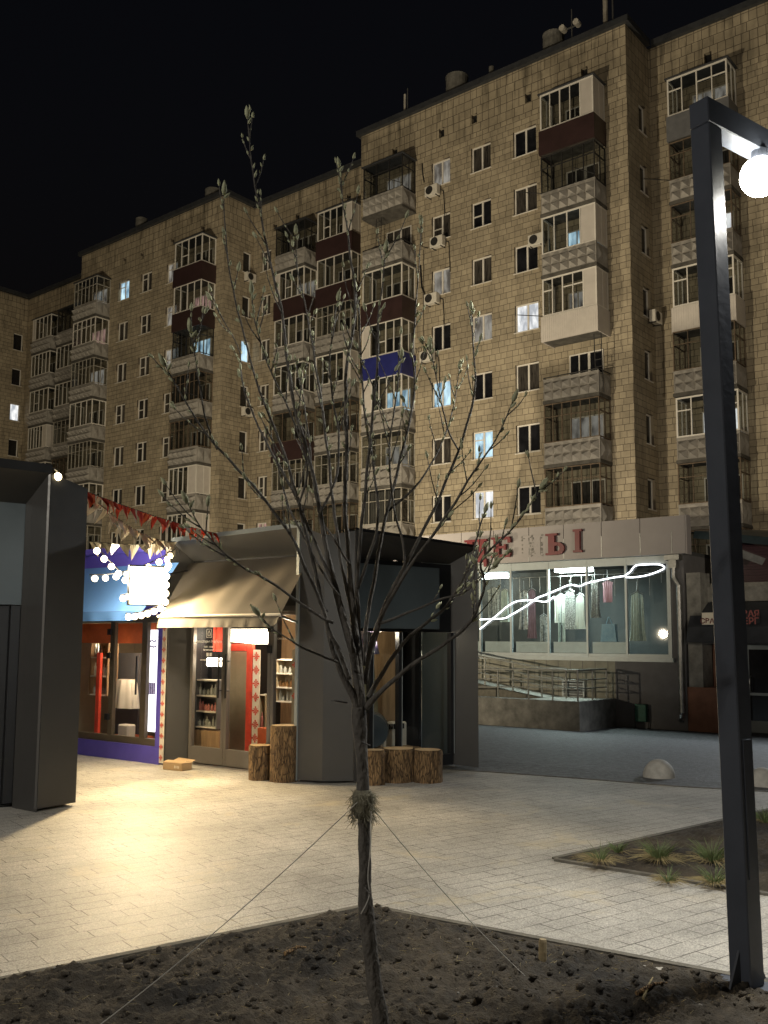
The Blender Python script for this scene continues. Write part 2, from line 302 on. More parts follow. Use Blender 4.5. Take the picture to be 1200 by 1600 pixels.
M['neon'] = mat('neon_tube', (1, 1, 1), .3, emit=(.86, .93, 1), estr=3.2)
M['tubel'] = mat('ceiling_tube', (1, 1, 1), .3, emit=(.88, 1, .96), estr=14)
M['lampw'] = mat('warm_ceiling_lamp', (1, 1, 1), .3, emit=(1, .88, .66), estr=13)
M['steel'] = mat('galvanised_steel', (.25, .25, .245), .42, .8, bump=.15, bscale=14, var=.25, vscale=5)
M['rail'] = mat('handrail_steel', (.32, .31, .28), .4, .7, var=.2)
M['fasc'] = mat('pinkish_grey_fascia', (.27, .245, .24), .5, var=.08, vscale=.8)
M['alum'] = mat('shop_aluminium', (.29, .32, .325), .4, .15, var=.08)
M['plast'] = mat('beige_plaster_tiles', (.22, .21, .17), .8, bump=.3, var=.18, vscale=2)
M['gplast'] = mat('grey_render', (.12, .115, .118), .85, bump=.4, var=.12, vscale=2)
M['terra'] = mat('terracotta_wall', (.20, .095, .06), .85, bump=.3, var=.2, vscale=2)
M['green'] = mat('green_bin_paint', (.012, .09, .055), .45, var=.3, vscale=8)
M['acw'] = mat('air_conditioner_casing', (.60, .56, .49), .5, var=.12, vscale=5)
M['black'] = mat('black_plastic', (.012, .012, .013), .4)
M['inwall'] = mat('kiosk_inner_wall', (.36, .30, .20), .8, var=.12)
M['inwood'] = mat('light_timber', (.34, .22, .12), .7, bump=.3, var=.25, vscale=3, stretch=(4, 4, .5))
M['dirt'] = mat('rubble', (.12, .09, .06), .95, var=.4, vscale=30)
M['straw'] = mat('dry_grass', (.27, .22, .11), .85, var=.3, vscale=20)
M['grass'] = mat('green_grass', (.11, .15, .055), .7, var=.3, vscale=20)
M['interior'] = mat('shop_inside', (.04, .044, .043), .85, var=.12)

# ================================================================== THE SETTING
# ground: level around the plaza, then falling gently towards the shop
vv = Vector((MB_[0][1], MB_[1][1], 0)); uu = Vector((UD[0], UD[1], 0))
def gz(x, y):
    w = x * vv.x + y * vv.y
    t = min(max((w - 12.2) / (27 - 12.2), 0), 1); return -1.0 * t - .004
g = Mesh(MB_); xs = [-400, -120, -60, -30, -20, -10, 0, 10, 20, 60, 300]; ys = [-300, -60, -10, 5, 12.2] + [12.2 + 14.8 * k / 8 for k in range(1, 9)] + [60, 120, 500]
for i in range(len(xs) - 1):
    for j in range(len(ys) - 1):
        c = [(xs[i], ys[j]), (xs[i+1], ys[j]), (xs[i+1], ys[j+1]), (xs[i], ys[j+1])]
        def zz(w): return -1.0 * min(max((w - 12.2) / 14.8, 0), 1) - .004
        g.quad(*[(a, b, zz(b)) for a, b in c])
tag(g.build('ground', M['asph']), 'dark asphalt yard falling gently towards the shop', 'ground', kind='structure')
edge = [gnd(690, 1203.5), gnd(760, 1207), gnd(900, 1217), gnd(1060, 1230), gnd(1200, 1238)]
pv = Mesh(); far_r = edge[-1] + (edge[-1] - edge[-2]).normalized() * 12
pts = [(-14, -8), (22, -8), (far_r.x, far_r.y)] + [(e.x, e.y) for e in reversed(edge)] + [(-2, 15.5), (-14, 24)]
idx = [pv.pt((p[0], p[1], .004)) for p in pts]; pv.f.append(idx)
tag(pv.build('pavement', M['pave']), 'pale granite sett paving of the plaza', 'pavement', kind='structure')
ek = Mesh()
el = [(e.x, e.y) for e in edge] + [(far_r.x, far_r.y)]
for a, b in zip(el[:-1], el[1:]):
    d = Vector((b[0]-a[0], b[1]-a[1])).normalized(); nn = Vector((-d.y, d.x)) * .05
    ek.prism([(a[0], a[1]), (b[0], b[1]), (b[0]+nn.x, b[1]+nn.y), (a[0]+nn.x, a[1]+nn.y)], -.05, .012)
tag(ek.build('kerb', M['kerb']), 'narrow flush kerb between plaza paving and asphalt', 'kerb', kind='structure')
from mathutils import noise
def soil_h(x, y, d):
    e = min(d / .5, 1.0)
    n1 = noise.noise(Vector((x * .9, y * .9, 0))) * .06; n2 = noise.noise(Vector((x * 4, y * 4, 3))) * .045; n3 = noise.noise(Vector((x * 12, y * 12, 7))) * .038; n4 = noise.noise(Vector((x * 30, y * 30, 7))) * .020
    return .012 + e * (.05 + n1) + (n2 + abs(n3) + n4) * min(d / .12 + .20, 1)
def inpoly(poly, x, y):
    c = False; n = len(poly)
    for i in range(n):
        a, b = poly[i], poly[(i+1)%n]
        if (a[1] > y) != (b[1] > y) and x < (b[0]-a[0]) * (y-a[1]) / (b[1]-a[1]) + a[0]: c = not c
    return c
def edist(apex, d1, d2, x, y):
    """distance to the nearer of the two bed edges leaving the apex"""
    r = []
    for d in (d1, d2):
        w = Vector((x - apex[0], y - apex[1])); r.append(abs(w.x * d.y - w.y * d.x))
    return min(r)
def bed(name, apex, pa, pb, la, lb, label, nseg):
    """soil bed: a grid skewed along its two edges"""
    apex = Vector(apex[:2]); d1 = (Vector(pa[:2]) - apex).normalized(); d2 = (Vector(pb[:2]) - apex).normalized()
    m = Mesh(); N = nseg; gr = {}
    ts = [(i / N) ** 1.25 for i in range(N + 1)]
    for i, a in enumerate(ts):
        for j, b in enumerate(ts):
            P = apex + d1 * a * la + d2 * b * lb; d = edist(apex, d1, d2, P.x, P.y)
            gr[i, j] = m.pt((P.x, P.y, soil_h(P.x, P.y, d)))
    for i in range(N):
        for j in range(N): m.f.append([gr[i, j], gr[i+1, j], gr[i+1, j+1], gr[i, j+1]])
    # close the bottom so the sheet has a rim
    o = m.build(name, M['soil'], smooth=True); tag(o, label, 'soil', kind='stuff')
    k = Mesh(); a0 = apex; w = .05
    for d, ln, other in ((d1, la, d2), (d2, lb, d1)):
        nrm = Vector((-d.y, d.x)); 
        if nrm.dot(other) > 0: nrm = -nrm
        p, q = a0, a0 + d * ln
        k.prism([(p.x, p.y), (q.x, q.y), (q.x + nrm.x * w, q.y + nrm.y * w), (p.x + nrm.x * w, p.y + nrm.y * w)], -.03, .022 if ln == la else .0235)
    tag(k.build('kerb', M['kerb']), 'thin concrete edging strip around the ' + ('front soil bed' if nseg > 200 else 'grass bed'), 'edging', kind='structure')
    return apex, d1, d2
B1 = bed('soil', gnd(572, 1421), gnd(0, 1538), gnd(1140, 1530), 7.2, 7.2, 'freshly dug dark soil bed under the young tree', 330)
B2 = bed('soil', gnd(870, 1345), gnd(1130, 1285), gnd(1135, 1388), 6.0, 5.0, 'dark soil bed with grass tufts at right', 170)
def soil_z(x, y, B=B1): return soil_h(x, y, edist(B[0], B[1], B[2], x, y))

# ================================================================== APARTMENT BUILDING
BM = MB_
bld = thing('apartment_building', 'nine storey tan tiled apartment block with stacked glazed balconies', 'building', BM)
DM, DR, ZR, ZB = 39.0, 41.5, 30.0, -1.0
FH = 2.965
def ztop(k): return 26.83 - FH * k
WH = 1.38
holes = {}   # facade key -> list of (a0,a1,z0,z1)
def facade(key, mapf, a0, a1, z0, z1, hs):
    """wall rectangle with real openings; uv in metres"""
    as_ = sorted({a0, a1, *[h[0] for h in hs], *[h[1] for h in hs]}); zs = sorted({z0, z1, *[h[2] for h in hs], *[h[3] for h in hs]})
    m = Mesh(BM)
    for i in range(len(as_) - 1):
        for j in range(len(zs) - 1):
            ca = (as_[i] + as_[i+1]) / 2; cz = (zs[j] + zs[j+1]) / 2
            if any(h[0] < ca < h[1] and h[2] < cz < h[3] for h in hs): continue
            c = [(as_[i], zs[j]), (as_[i+1], zs[j]), (as_[i+1], zs[j+1]), (as_[i], zs[j+1])]
            m.quad(*[mapf(a, 0, z) for a, z in c], uv=[(a + hash(key) % 7 * 0 + 100, z) for a, z in c])
    for h in hs:   # reveals
        a, b, c, d = h; dp = .22
        for p, q in (((a, c), (b, c)), ((b, c), (b, d)), ((b, d), (a, d)), ((a, d), (a, c))):
            m.quad(mapf(p[0], 0, p[1]), mapf(q[0], 0, q[1]), mapf(q[0], dp, q[1]), mapf(p[0], dp, p[1]), uv=[(0, 5.1), (.02, 5.1), (.02, 5.12), (0, 5.12)])
    return m.build('wall', M['tile'], bld)
def front(D): return lambda a, dp, z: (a, D + dp, z)
def side(S): return lambda a, dp, z: (S - dp, a, z)
def window(mapf, a0, a1, z0, z1, style='two', glassm='dkglass', fm='pvc'):
    """frame and mullion set back in the opening; panes behind them"""
    m = Mesh(BM); dp = .12; t = .07
    def bx(x0, x1, y0, y1, q0, q1):
        ps = [mapf(x, y, z) for x, y, z in ((x0,y0,q0),(x1,y0,q0),(x1,y1,q0),(x0,y1,q0),(x0,y0,q1),(x1,y0,q1),(x1,y1,q1),(x0,y1,q1))]
        b = [m.pt(p) for p in ps]
        for q in ((0,3,2,1),(4,5,6,7),(0,1,5,4),(1,2,6,5),(2,3,7,6),(3,0,4,7)): m.f.append([b[k] for k in q])
    e = .002
    bx(a0+e, a0+t, dp, dp+.07, z0+e, z1-e); bx(a1-t, a1-e, dp, dp+.07, z0+e, z1-e)
    bx(a0+t, a1-t, dp+.001, dp+.07, z0+e, z0+t); bx(a0+t, a1-t, dp+.001, dp+.07, z1-t, z1-e)
    mid = a0 + (a1 - a0) * (.52 if style != 'small' else .5)
    if style != 'one': bx(mid-.045, mid+.045, dp-.008, dp+.06, z0+t, z1-t)
    if style == 'vent': bx(a0+t, mid-.045, dp-.004, dp+.06, z0+.62, z0+.67)
    if style == 'tall': bx(a0+t, mid-.045, dp-.004, dp+.06, z1-.45, z1-.40)
    bx(a0-.05, a1+.05, -.05, .10, z0-.035, z0-.003)
    w = m.build('window', M[fm], bld)
    g_ = Mesh(BM); bb = dp + .045
    g_.quad(mapf(a0+e, bb, z0+e), mapf(a1-e, bb, z0+e), mapf(a1-e, bb, z1-e), mapf(a0+e, bb, z1-e))
    g_.build('pane', M[glassm], w); return w
def vent_holes(D, pxs):
    hs = []
    for x, y in pxs:
        s_, z_ = onp(BM, x, y, D); hs.append((s_ - .17, s_ + .17, z_ - .26, z_ + .26))
    return hs
rnd = random.Random(3)
litM = {(0, 4): 'lbl', (0, 2): 'ldim', (1, 3): 'ldim', (1, 5): 'lbl', (1, 6): 'lwh', (2, 3): 'lwh', (0, 0): 'ldim'}
stM = {(0, 1): 'vent', (1, 1): 'vent', (0, 3): 'two', (1, 5): 'tall'}
colsM = [(-28.68, -27.50), (-26.18, -25.0), (-23.68, -22.38)]
wins = []; hM = []
for c, (a, b) in enumerate(colsM):
    for k in range(8):
        h = (a, b, ztop(k) - WH, ztop(k)); hM.append(h); wins.append((front(DM), h, stM.get((c, k), 'two'), litM.get((c, k), rnd.choice(['dkglass', 'dkglass', 'curt']))))
vM = vent_holes(DM, [(617,238),(690,207),(741,185),(825,152),(913,113)])
facade('M', front(DM), -33.6, -17.65, ZB, ZR, hM + vM)
hL = []; litL = {(0, 0): 'lbl'}
for c, (a, b) in enumerate([(-56.15, -54.95), (-53.6, -52.4), (-50.8, -49.65)]):
    for k in range(9):
        if ztop(k) < 3: continue
        h = (a, b, ztop(k) - WH, ztop(k)); hL.append(h); wins.append((front(DM), h, rnd.choice(['two', 'two', 'tall', 'vent']) if k else 'tall', litL.get((c, k), rnd.choice(['dkglass', 'curt', 'curt']) if c != 2 else ['ldim', 'ldim', 'ldim', 'curt', 'curt', 'curt', 'curt', 'dkglass'][k % 8])))
vL = vent_holes(DM, [(150,437),(195,408),(222,400),(270,378),(317,358)])
facade('L', front(DM), -60.9, -45.0, ZB, ZR - .02, hL + vL)
hR = vent_holes(DR, [(1106, 90)]); facade('R', front(DR), -17.65, -2, ZB, ZR, hR)
hm = []
for k in range(8):
    h = (-44.25, -43.35, ztop(k) - WH, ztop(k)); hm.append(h); wins.append((front(DR), h, 'vent', 'lwarm' if k == 6 else 'curt'))
vm = vent_holes(DR, [(545,310),(465,340),(430,355)]); facade('mid', front(DR), -45.0, -33.6, ZB, ZR - .04, hm + vm)
hl = []
for k in range(8):
    h = (-70.75, -70.05, ztop(k) - WH, ztop(k)); hl.append(h); wins.append((front(DR), h, 'one', 'curt'))
facade('lr', front(DR), -72.4, -60.9, ZB, ZR - .04, hl + vent_holes(DR, [(49,540),(86,503)]))
hs = []
for k in range(9):
    if k == 8: continue
    h = (40.25, 41.05, ztop(k) - 1.42, ztop(k)); hs.append(h); wins.append((side(-17.65), h, 'one', 'dkglass'))
facade('sM', side(-17.65), DM, DR, ZB, ZR, hs)
hs2 = []
for k in range(8):
    h = (40.6, 41.32, ztop(k) - 1.42, ztop(k)); hs2.append(h); wins.append((side(-45.0), h, 'one', 'lbl' if k == 2 else 'dkglass'))
facade('sL', side(-45.0), DM, DR, ZB, ZR - .02, hs2)
hf = []
for k in range(8):
    h = (40.3, 41.15, ztop(k) - 1.42, ztop(k)); hf.append(h); wins.append((side(-72.4), h, 'one', 'lwh' if k == 2 else 'dkglass'))
facade('far', side(-72.4), 20, DR, ZB, ZR - .04, hf)
facade('x1', lambda a, dp, z: (-33.6 + dp, a, z), DM, DR, ZB, ZR, []); facade('x2', lambda a, dp, z: (-60.9 + dp, a, z), DM, DR, ZB, ZR, [])
for mf, h, st, gl in wins: window(mf, *h, style=st, glassm=gl)
# black sheets for the shade inside the vent holes, back walls, roof
dk = Mesh(BM)
for D, L_ in ((DM, vM + vL), (DR, hR + vm)):
    for h in L_: dk = Mesh(BM); dk.quad((h[0], D+.2, h[2]), (h[1], D+.2, h[2]), (h[1], D+.2, h[3]), (h[0], D+.2, h[3])); dk.build('vent_shade', M['black'], bld)
rf = Mesh(BM)
rf.box(-72.7, -2, DR + .02, 53, ZR - .3, ZR + .1); rf.box(-33.5, -17.75, DM + .05, DR, ZR - .3, ZR + .1); rf.box(-60.8, -45.1, DM + .05, DR, ZR - .3, ZR + .1)
rf.box(-84, -72.7, 20, 53, ZR - .3, ZR + .06)
roof = rf.build('roof', M['roof'], bld)
bk = Mesh(BM); bk.box(-84, -72.8, 20.2, 52.8, ZB, ZR - .35); bk.box(-72.8, -2, 52.0, 52.8, ZB, ZR - .35); bk.box(-2.0, -1.7, 42, 52, ZB, ZR - .35); bk.build('wall', M['conc'], bld)
cp = Mesh(BM); o_ = .22
def capline(s0, s1, D): cp.box(s0, s1, D - o_, D + .3, ZR + .001, ZR + .3)
capline(-33.6 - o_, -17.65 + o_, DM); capline(-60.9 - o_, -45 + o_, DM); capline(-17.40, -2, DR); capline(-44.76, -33.84, DR); capline(-72.15, -61.14, DR)
cp.box(-17.7, -17.431, DM + .302, DR - .222, ZR + .002, ZR + .298); cp.box(-45.05, -44.782, DM + .302, DR - .222, ZR + .002, ZR + .298); cp.box(-72.45, -72.17, 20, DR + .3, ZR + .002, ZR + .298)
cp.build('parapet_cap', M['cap'], bld)
for x, y, r in ((714, 135, .62), (865, 70, .55), (333, 309, .55), (221, 353, .42), (768, 119, .14)):
    s_, z_ = onp(BM, x, y, 41.6); v_ = Mesh(BM); v_.tube([(s_, 41.6, ZR), (s_, 41.6, z_ + .45)], r, 20); v_.tube([(s_, 41.6, z_ + .45), (s_, 41.6, z_ + .52)], r * 1.04, 20); v_.build('roof_vent', M['conc'], roof, smooth=False)
# ---- balconies
def relief(m, x0, x1, y, z0, z1, nx=6, nz=2, h=.34):
    """cast concrete panel: rows of small pyramids standing out towards -y"""
    dx = (x1 - x0) / nx; dz = (z1 - z0) / nz
    for i in range(nx):
        for j in range(nz):
            a, b, c, d = x0 + i*dx, x0 + (i+1)*dx, z0 + j*dz, z0 + (j+1)*dz
            # alternate outward and inward folds so that the ridges run diagonally, as in a star
            p = ((a, y, c), (b, y, c), (b, y, d), (a, y, d)); ap = ((a+b)/2, y - h, (c+d)/2)
            for q in range(4): m.quad(p[q], p[(q+1)%4], ap)
def balcony(s0, s1, Dw, k, gl, par, n=4, panel=0, panel_l=0, frame='pvc', door='curt', z_off=0, dep=1.15, curtain=False):
    z0 = 24.33 - FH * k + z_off; y0 = Dw - dep; zt = z0 + 1.1; zc = z0 + FH - .02
    m = Mesh(BM); m.box(s0 - .04, s1 + .04, y0 - .05, Dw - .002, z0, z0 + .15)
    b = m.build('balcony', M['cdark'], bld, bevel=.01)
    if par == 'pyr':
        q = Mesh(BM); relief(q, s0 + .03, s1 - .03, y0, z0 + .17, zt - .10)
        q.box(s0, s1, y0 + .001, y0 + .07, z0 + .151, zt - .001)
        q.build('relief_panel', M['pyr'], b)
        q = Mesh(BM)
        for sx in (0, 1):
            xx = s1 if sx else s0
            q.box(xx - .07 if sx else xx, xx if sx else xx + .07, y0 + .072, Dw - .003, z0 + .151, zt - .001)
            sg = .10 if sx else -.10; w_ = (dep - .1) / 2
            for i in range(2):
                a_, b_ = y0 + .08 + i * w_, y0 + .08 + (i+1) * w_; c_, d_ = z0 + .2, zt - .08
                pp = ((xx, a_, c_), (xx, b_, c_), (xx, b_, d_), (xx, a_, d_)); ap = (xx + sg, (a_ + b_)/2, (c_ + d_)/2)
                for t_ in range(4): q.quad(pp[t_], pp[(t_+1)%4], ap)
        q.box(s0 - .02, s1 + .02, y0 - .03, y0 + .10, zt, zt + .045)
        q.build('side_panel', M['pyr'], b)
    else:
        q = Mesh(BM); e = .05
        q.box(s0 - e, s1 + e, y0 - e - .02, y0 + .02, z0 - .05, zt + .02); q.box(s0 - e, s0 + .0, y0 + .021, Dw - .003, z0 - .05, zt + .02); q.box(s1, s1 + e, y0 + .021, Dw - .003, z0 - .05, zt + .02)
        if par == 'white':
            nn = 26
            for i in range(nn + 1):
                xx = s0 - e + (s1 - s0 + 2*e) * i / nn; q.box(xx - .008, xx + .008, y0 - e - .03, y0 - e - .021, z0 - .04, zt + .01)
        q.build('cladding_sheet', M[par], b)
    # wall unit: balcony window and door behind
    q = Mesh(BM); c = s0 + .75; yw = Dw - .05
    def fr(x0, x1, a, d, t=.06): q.box(x0, x0+t, yw, Dw-.004, a, d); q.box(x1-t, x1, yw, Dw-.004, a, d); q.box(x0+t, x1-t, yw, Dw-.004, a, a+t); q.box(x0+t, x1-t, yw, Dw-.004, d-t, d)
    fr(c, c + 1.0, z0 + 1.0, z0 + 2.42); fr(c + 1.0, c + 1.7, z0 + .16, z0 + 2.42); q.box(c + .47, c + .53, yw - .002, Dw - .005, z0 + 1.05, z0 + 2.37)
    dr = q.build('balcony_door', M['pvc'], b)
    q = Mesh(BM); q.quad((c+.03, Dw-.03, z0+1.03), (c+1.0, Dw-.03, z0+1.03), (c+1.0, Dw-.03, z0+2.4), (c+.03, Dw-.03, z0+2.4)); q.quad((c+1.03, Dw-.03, z0+.2), (c+1.67, Dw-.03, z0+.2), (c+1.67, Dw-.03, z0+2.4), (c+1.03, Dw-.03, z0+2.4))
    q.build('door_glass', M[door], b)
    if gl is None:
        q = Mesh(BM)
        q.tube([(s0, y0, zt + .12), (s1, y0, zt + .12), (s1, Dw, zt + .12)], .025, 6); q.tube([(s0, y0, zt + .12), (s0, Dw, zt + .12)], .025, 6)
        for xx in (s0 + .02, (s0+s1)/2, s1 - .02): q.tube([(xx, y0, zt), (xx, y0, zt + .12)], .02, 6)
        q.build('hand_rail', M['iron'], b)
        return b
    t = .07 if frame == 'pvc' else .045; q = Mesh(BM); y1 = y0 + .06
    pl = s0 + (s1 - s0) * panel_l; pr = s1 - (s1 - s0) * panel; zg0 = zt + .05; zg1 = zc
    q.box(s0, s0 + t, y0, y1, zg0, zg1); q.box(s1 - t, s1, y0, y1, zg0, zg1)
    q.box(s0 + t, s1 - t, y0 + .001, y1, zg0, zg0 + t); q.box(s0 + t, s1 - t, y0 + .001, y1, zg1 - t, zg1)
    rr = random.Random(int(abs(s0) * 10) + k)
    for i in range(n + 1):
        xx = pl + (pr - pl) * i / n
        tw = t * (.62 if i % 2 else .85)
        if 0 < i < n or (i == 0 and panel_l) or (i == n and panel): q.box(xx - tw/2, xx + tw/2, y0 - .004, y1 - .005, zg0 + t, zg1 - t)
    if gl in ('transom', 'grid'):
        for i in range(n):
            if gl == 'grid' or i != 1:
                a_ = pl + (pr - pl) * i / n; b_ = pl + (pr - pl) * (i+1) / n; q.box(a_ + t*.5, b_ - t*.5, y0 + .002, y1 - .01, zg1 - .62, zg1 - .62 + t * .7)
    elif n >= 3 and gl == 'open':
        a_ = pl + (pr - pl) / n; b_ = pl + (pr - pl) * 2 / n; q.box(a_ + t*.5, b_ - t*.5, y0 + .002, y1 - .01, zg0 + .7, zg0 + .7 + t * .7)
    for sx in (0, 1):
        xa = s1 - .06 if sx else s0; xb = s1 if sx else s0 + .06
        q.box(xa, xb, y1 + .001, Dw - .003, zg0, zg0 + t); q.box(xa, xb, y1 + .001, Dw - .003, zg1 - t, zg1); q.box(xa, xb, Dw - t - .003, Dw - .003, zg0 + t, zg1 - t)
        if frame != 'pvc': q.box(xa, xb, y1 + .001, Dw - t - .004, zg1 - .62, zg1 - .58)
        ym = (y1 + Dw) / 2; q.box(xa + .002, xb - .002, ym - t/3, ym + t/3, zg0 + t, zg1 - t)
    gf = q.build('glazing_frame', M[frame], b)
    q = Mesh(BM)
    if pl > s0: q.box(s0 + t, pl - t/2, y0 + .012, y0 + .045, zg0 + t, zg1 - t)
    if pr < s1:
        q.box(pr + t/2, s1 - t, y0 + .012, y0 + .045, zg0 + t, zg1 - t)
        q.box(s1 - .05, s1 - .012, y1 + .01, Dw - t - .01, zg0 + t, zg1 - t)
    if q.v: q.build('solid_panel', M['white'], b)
    q = Mesh(BM); q.quad((pl + .01, y0 + .03, zg0 + .02), (pr - .01, y0 + .03, zg0 + .02), (pr - .01, y0 + .03, zg1 - .02), (pl + .01, y0 + .03, zg1 - .02))
    if pr >= s1: q.quad((s1 - .03, y1, zg0 + .02), (s1 - .03, Dw - .05, zg0 + .02), (s1 - .03, Dw - .05, zg1 - .02), (s1 - .03, y1, zg1 - .02))
    if pl <= s0: q.quad((s0 + .03, y1, zg0 + .02), (s0 + .03, Dw - .05, zg0 + .02), (s0 + .03, Dw - .05, zg1 - .02), (s0 + .03, y1, zg1 - .02))
    q.build('balcony_glass', M['bglass'], b)
    if curtain:
        q = Mesh(BM); N = 40
        for i in range(N):
            a_ = s0 + .12 + (s1 - s0 - .24) * i / N; b_ = s0 + .12 + (s1 - s0 - .24) * (i+1) / N
            q.quad((a_, y0 + .12 + .03 * (i % 2), zg0), (b_, y0 + .12 + .03 * ((i+1) % 2), zg0), (b_, y0 + .12 + .03 * ((i+1) % 2), zg1 - .1), (a_, y0 + .12 + .03 * (i % 2), zg1 - .1))
        q.build('curtain', M[curtain], b)
    if k == 0:
        q = Mesh(BM); q.box(s0 - .08, s1 + .1, y0 - .1, Dw - .003, zg1 + .001, zg1 + .05); q.build('canopy', M['cap'], b)
    return b
S1 = (-21.5, -18.75, DM)
balcony(*S1, 0, 'plain', 'brown', 4, panel=.24, z_off=.12)
balcony(*S1, 1, 'grid', 'pyr', 5, frame='iron')
balcony(*S1, 2, 'plain', 'pyr', 3, panel=.28, door='lbl')
balcony(*S1, 3, 'transom', 'white', 4, panel=.24, door='ldim')
balcony(*S1, 4, None, 'pyr', door='dkglass')
balcony(*S1, 5, 'grid', 'pyr', 6, frame='wood', door='ldim')
balcony(*S1, 6, 'grid', 'pyr', 6, frame='wood', door='curt')
balcony(*S1, 7, 'grid', 'pyr', 5, frame='wood')
S2 = (-32.45, -29.75, DM)
balcony(*S2, 0, 'grid', 'pyr', 3, frame='iron', door='ldim')
balcony(*S2, 1, None, 'pyr')
balcony(*S2, 2, 'plain', 'brown', 4)
balcony(*S2, 3, 'open', 'blue', 4, panel_l=.2)
balcony(*S2, 4, 'plain', 'pyr', 4, panel_l=.25, door='lbl')
balcony(*S2, 5, 'grid', 'pyr', 4, frame='pale', door='ldim')
balcony(*S2, 6, 'grid', 'pyr', 5, frame='pale', curtain='curt')
balcony(*S2, 7, 'grid', 'pyr', 5, frame='wood')
S4 = (-48.5, -45.8, DM)
balcony(*S4, 0, 'open', 'brown', 4)
balcony(*S4, 1, 'plain', 'brown', 4, door='lwarm')
balcony(*S4, 2, 'grid', 'pyr', 6, frame='iron', door='lbl')
balcony(*S4, 3, 'grid', 'pyr', 6, frame='wood', curtain='curt')
balcony(*S4, 4, 'grid', 'pyr', 6, frame='wood')
balcony(*S4, 5, 'plain', 'pyr', 4, panel=.3)
balcony(*S4, 6, 'plain', 'pyr', 4, panel=.3)
balcony(*S4, 7, 'plain', 'pyr', 4)
S3a = (-41.75, -39.25, DR)
balcony(*S3a, 0, 'grid', 'pyr', 5, frame='iron')
balcony(*S3a, 1, 'open', 'brown', 4, panel_l=.15, door='ldim')
balcony(*S3a, 2, 'plain', 'pyr', 4)
balcony(*S3a, 3, 'transom', 'pyr', 4)
balcony(*S3a, 4, 'plain', 'brown', 3, frame='wood')
balcony(*S3a, 5, 'grid', 'pyr', 5, frame='pale')
balcony(*S3a, 6, 'grid', 'pyr', 6, frame='wood')
balcony(*S3a, 7, 'grid', 'pyr', 6, frame='wood')
S3b = (-38.2, -35.45, DR)
balcony(*S3b, 0, 'open', 'brown', 4, panel=.25)
balcony(*S3b, 1, 'plain', 'brown', 4)
balcony(*S3b, 2, 'grid', 'pyr', 6, frame='pale')
balcony(*S3b, 3, 'open', 'pyr', 4, panel=.2)
balcony(*S3b, 4, 'plain', 'pyr', 4, frame='wood')
balcony(*S3b, 5, 'grid', 'pyr', 5, frame='pale')
balcony(*S3b, 6, 'grid', 'pyr', 5, frame='wood')
balcony(*S3b, 7, 'grid', 'pyr', 5, frame='wood')
S5b = (-59.9, -57.15, DM)
for k, (gl_, fr_, n_, dr_) in enumerate([('grid', 'pale', 6, 'ldim'), ('grid', 'pvc', 5, 'lwarm'), ('transom', 'pale', 6, 'ldim'), ('plain', 'pvc', 4, 'curt'), ('grid', 'pale', 6, 'curt'), ('plain', 'pvc', 4, 'curt'), ('grid', 'pale', 5, 'curt')]):
    balcony(*S5b, k, gl_, 'pyr', n_, frame=fr_, door=dr_)
S5l = (-69.6, -66.95, DR)
for k, (gl_, fr_, n_, pr_, pl_) in enumerate([('plain', 'pvc', 4, 0, .15), ('plain', 'pvc', 5, 0, 0), ('open', 'pvc', 4, 0, 0), ('plain', 'pvc', 5, .22, 0), ('plain', 'pvc', 4, 0, 0), ('grid', 'wood', 5, 0, 0), ('grid', 'wood', 5, 0, 0)]):
    balcony(*S5l, k, gl_, 'pyr', n_, frame=fr_, panel=pr_, panel_l=pl_)
S5s = (-66.0, -63.3, DR)
for k, (gl_, fr_) in enumerate([('grid', 'iron'), ('plain', 'pvc'), ('plain', 'pvc'), ('grid', 'pale'), ('grid', 'wood'), ('plain', 'pvc'), ('plain', 'pvc')]):
    balcony(*S5s, k, gl_, 'pyr', 5, frame=fr_)
S6 = (-16.3, -13.55, DR)
balcony(*S6, 0, 'transom', 'grey', 4, door='ldim', z_off=.1)
balcony(*S6, 1, 'grid', 'pyr', 4, frame='wood')
balcony(*S6, 2, 'transom', 'pyr', 3, frame='wood', door='lwh')
balcony(*S6, 3, 'transom', 'white', 4)
balcony(*S6, 4, 'grid', 'pyr', 4, frame='wood', dep=1.3)
balcony(*S6, 5, 'transom', 'pyr', 4, door='lwh')
balcony(*S6, 6, 'grid', 'pyr', 4, frame='wood')
balcony(*S6, 7, 'grid', 'pyr', 4, frame='wood')
# ladders on the two open balconies
for (s_, k, lean) in ((-31.75, 1, .12), (-18.98, 4, -.03)):
    z0 = 24.33 - FH * k + .16; ld = thing('ladder', 'rusty iron ladder on the open balcony ' + ('below the dark framed balcony near the inner corner' if k == 1 else 'under the white panelled balcony at the right corner'), 'ladder', BM @ T(s_, DM - .9, z0))
    q = Mesh(BM)
    for dx in (0, .34): q.tube([(s_ + dx, DM - .9, z0), (s_ + dx + lean, DM - 1.0, z0 + 2.7)], .022, 6)
    q.build('side_rail', M['iron'], ld)
    for i in range(8):
        t_ = .2 + i * .33; q = Mesh(BM); q.tube([(s_ + lean * t_/2.7, DM - .9 - .1*t_/2.7, z0 + t_), (s_ + .34 + lean * t_/2.7, DM - .9 - .1*t_/2.7, z0 + t_)], .015, 6); q.build('rung', M['iron'], ld)
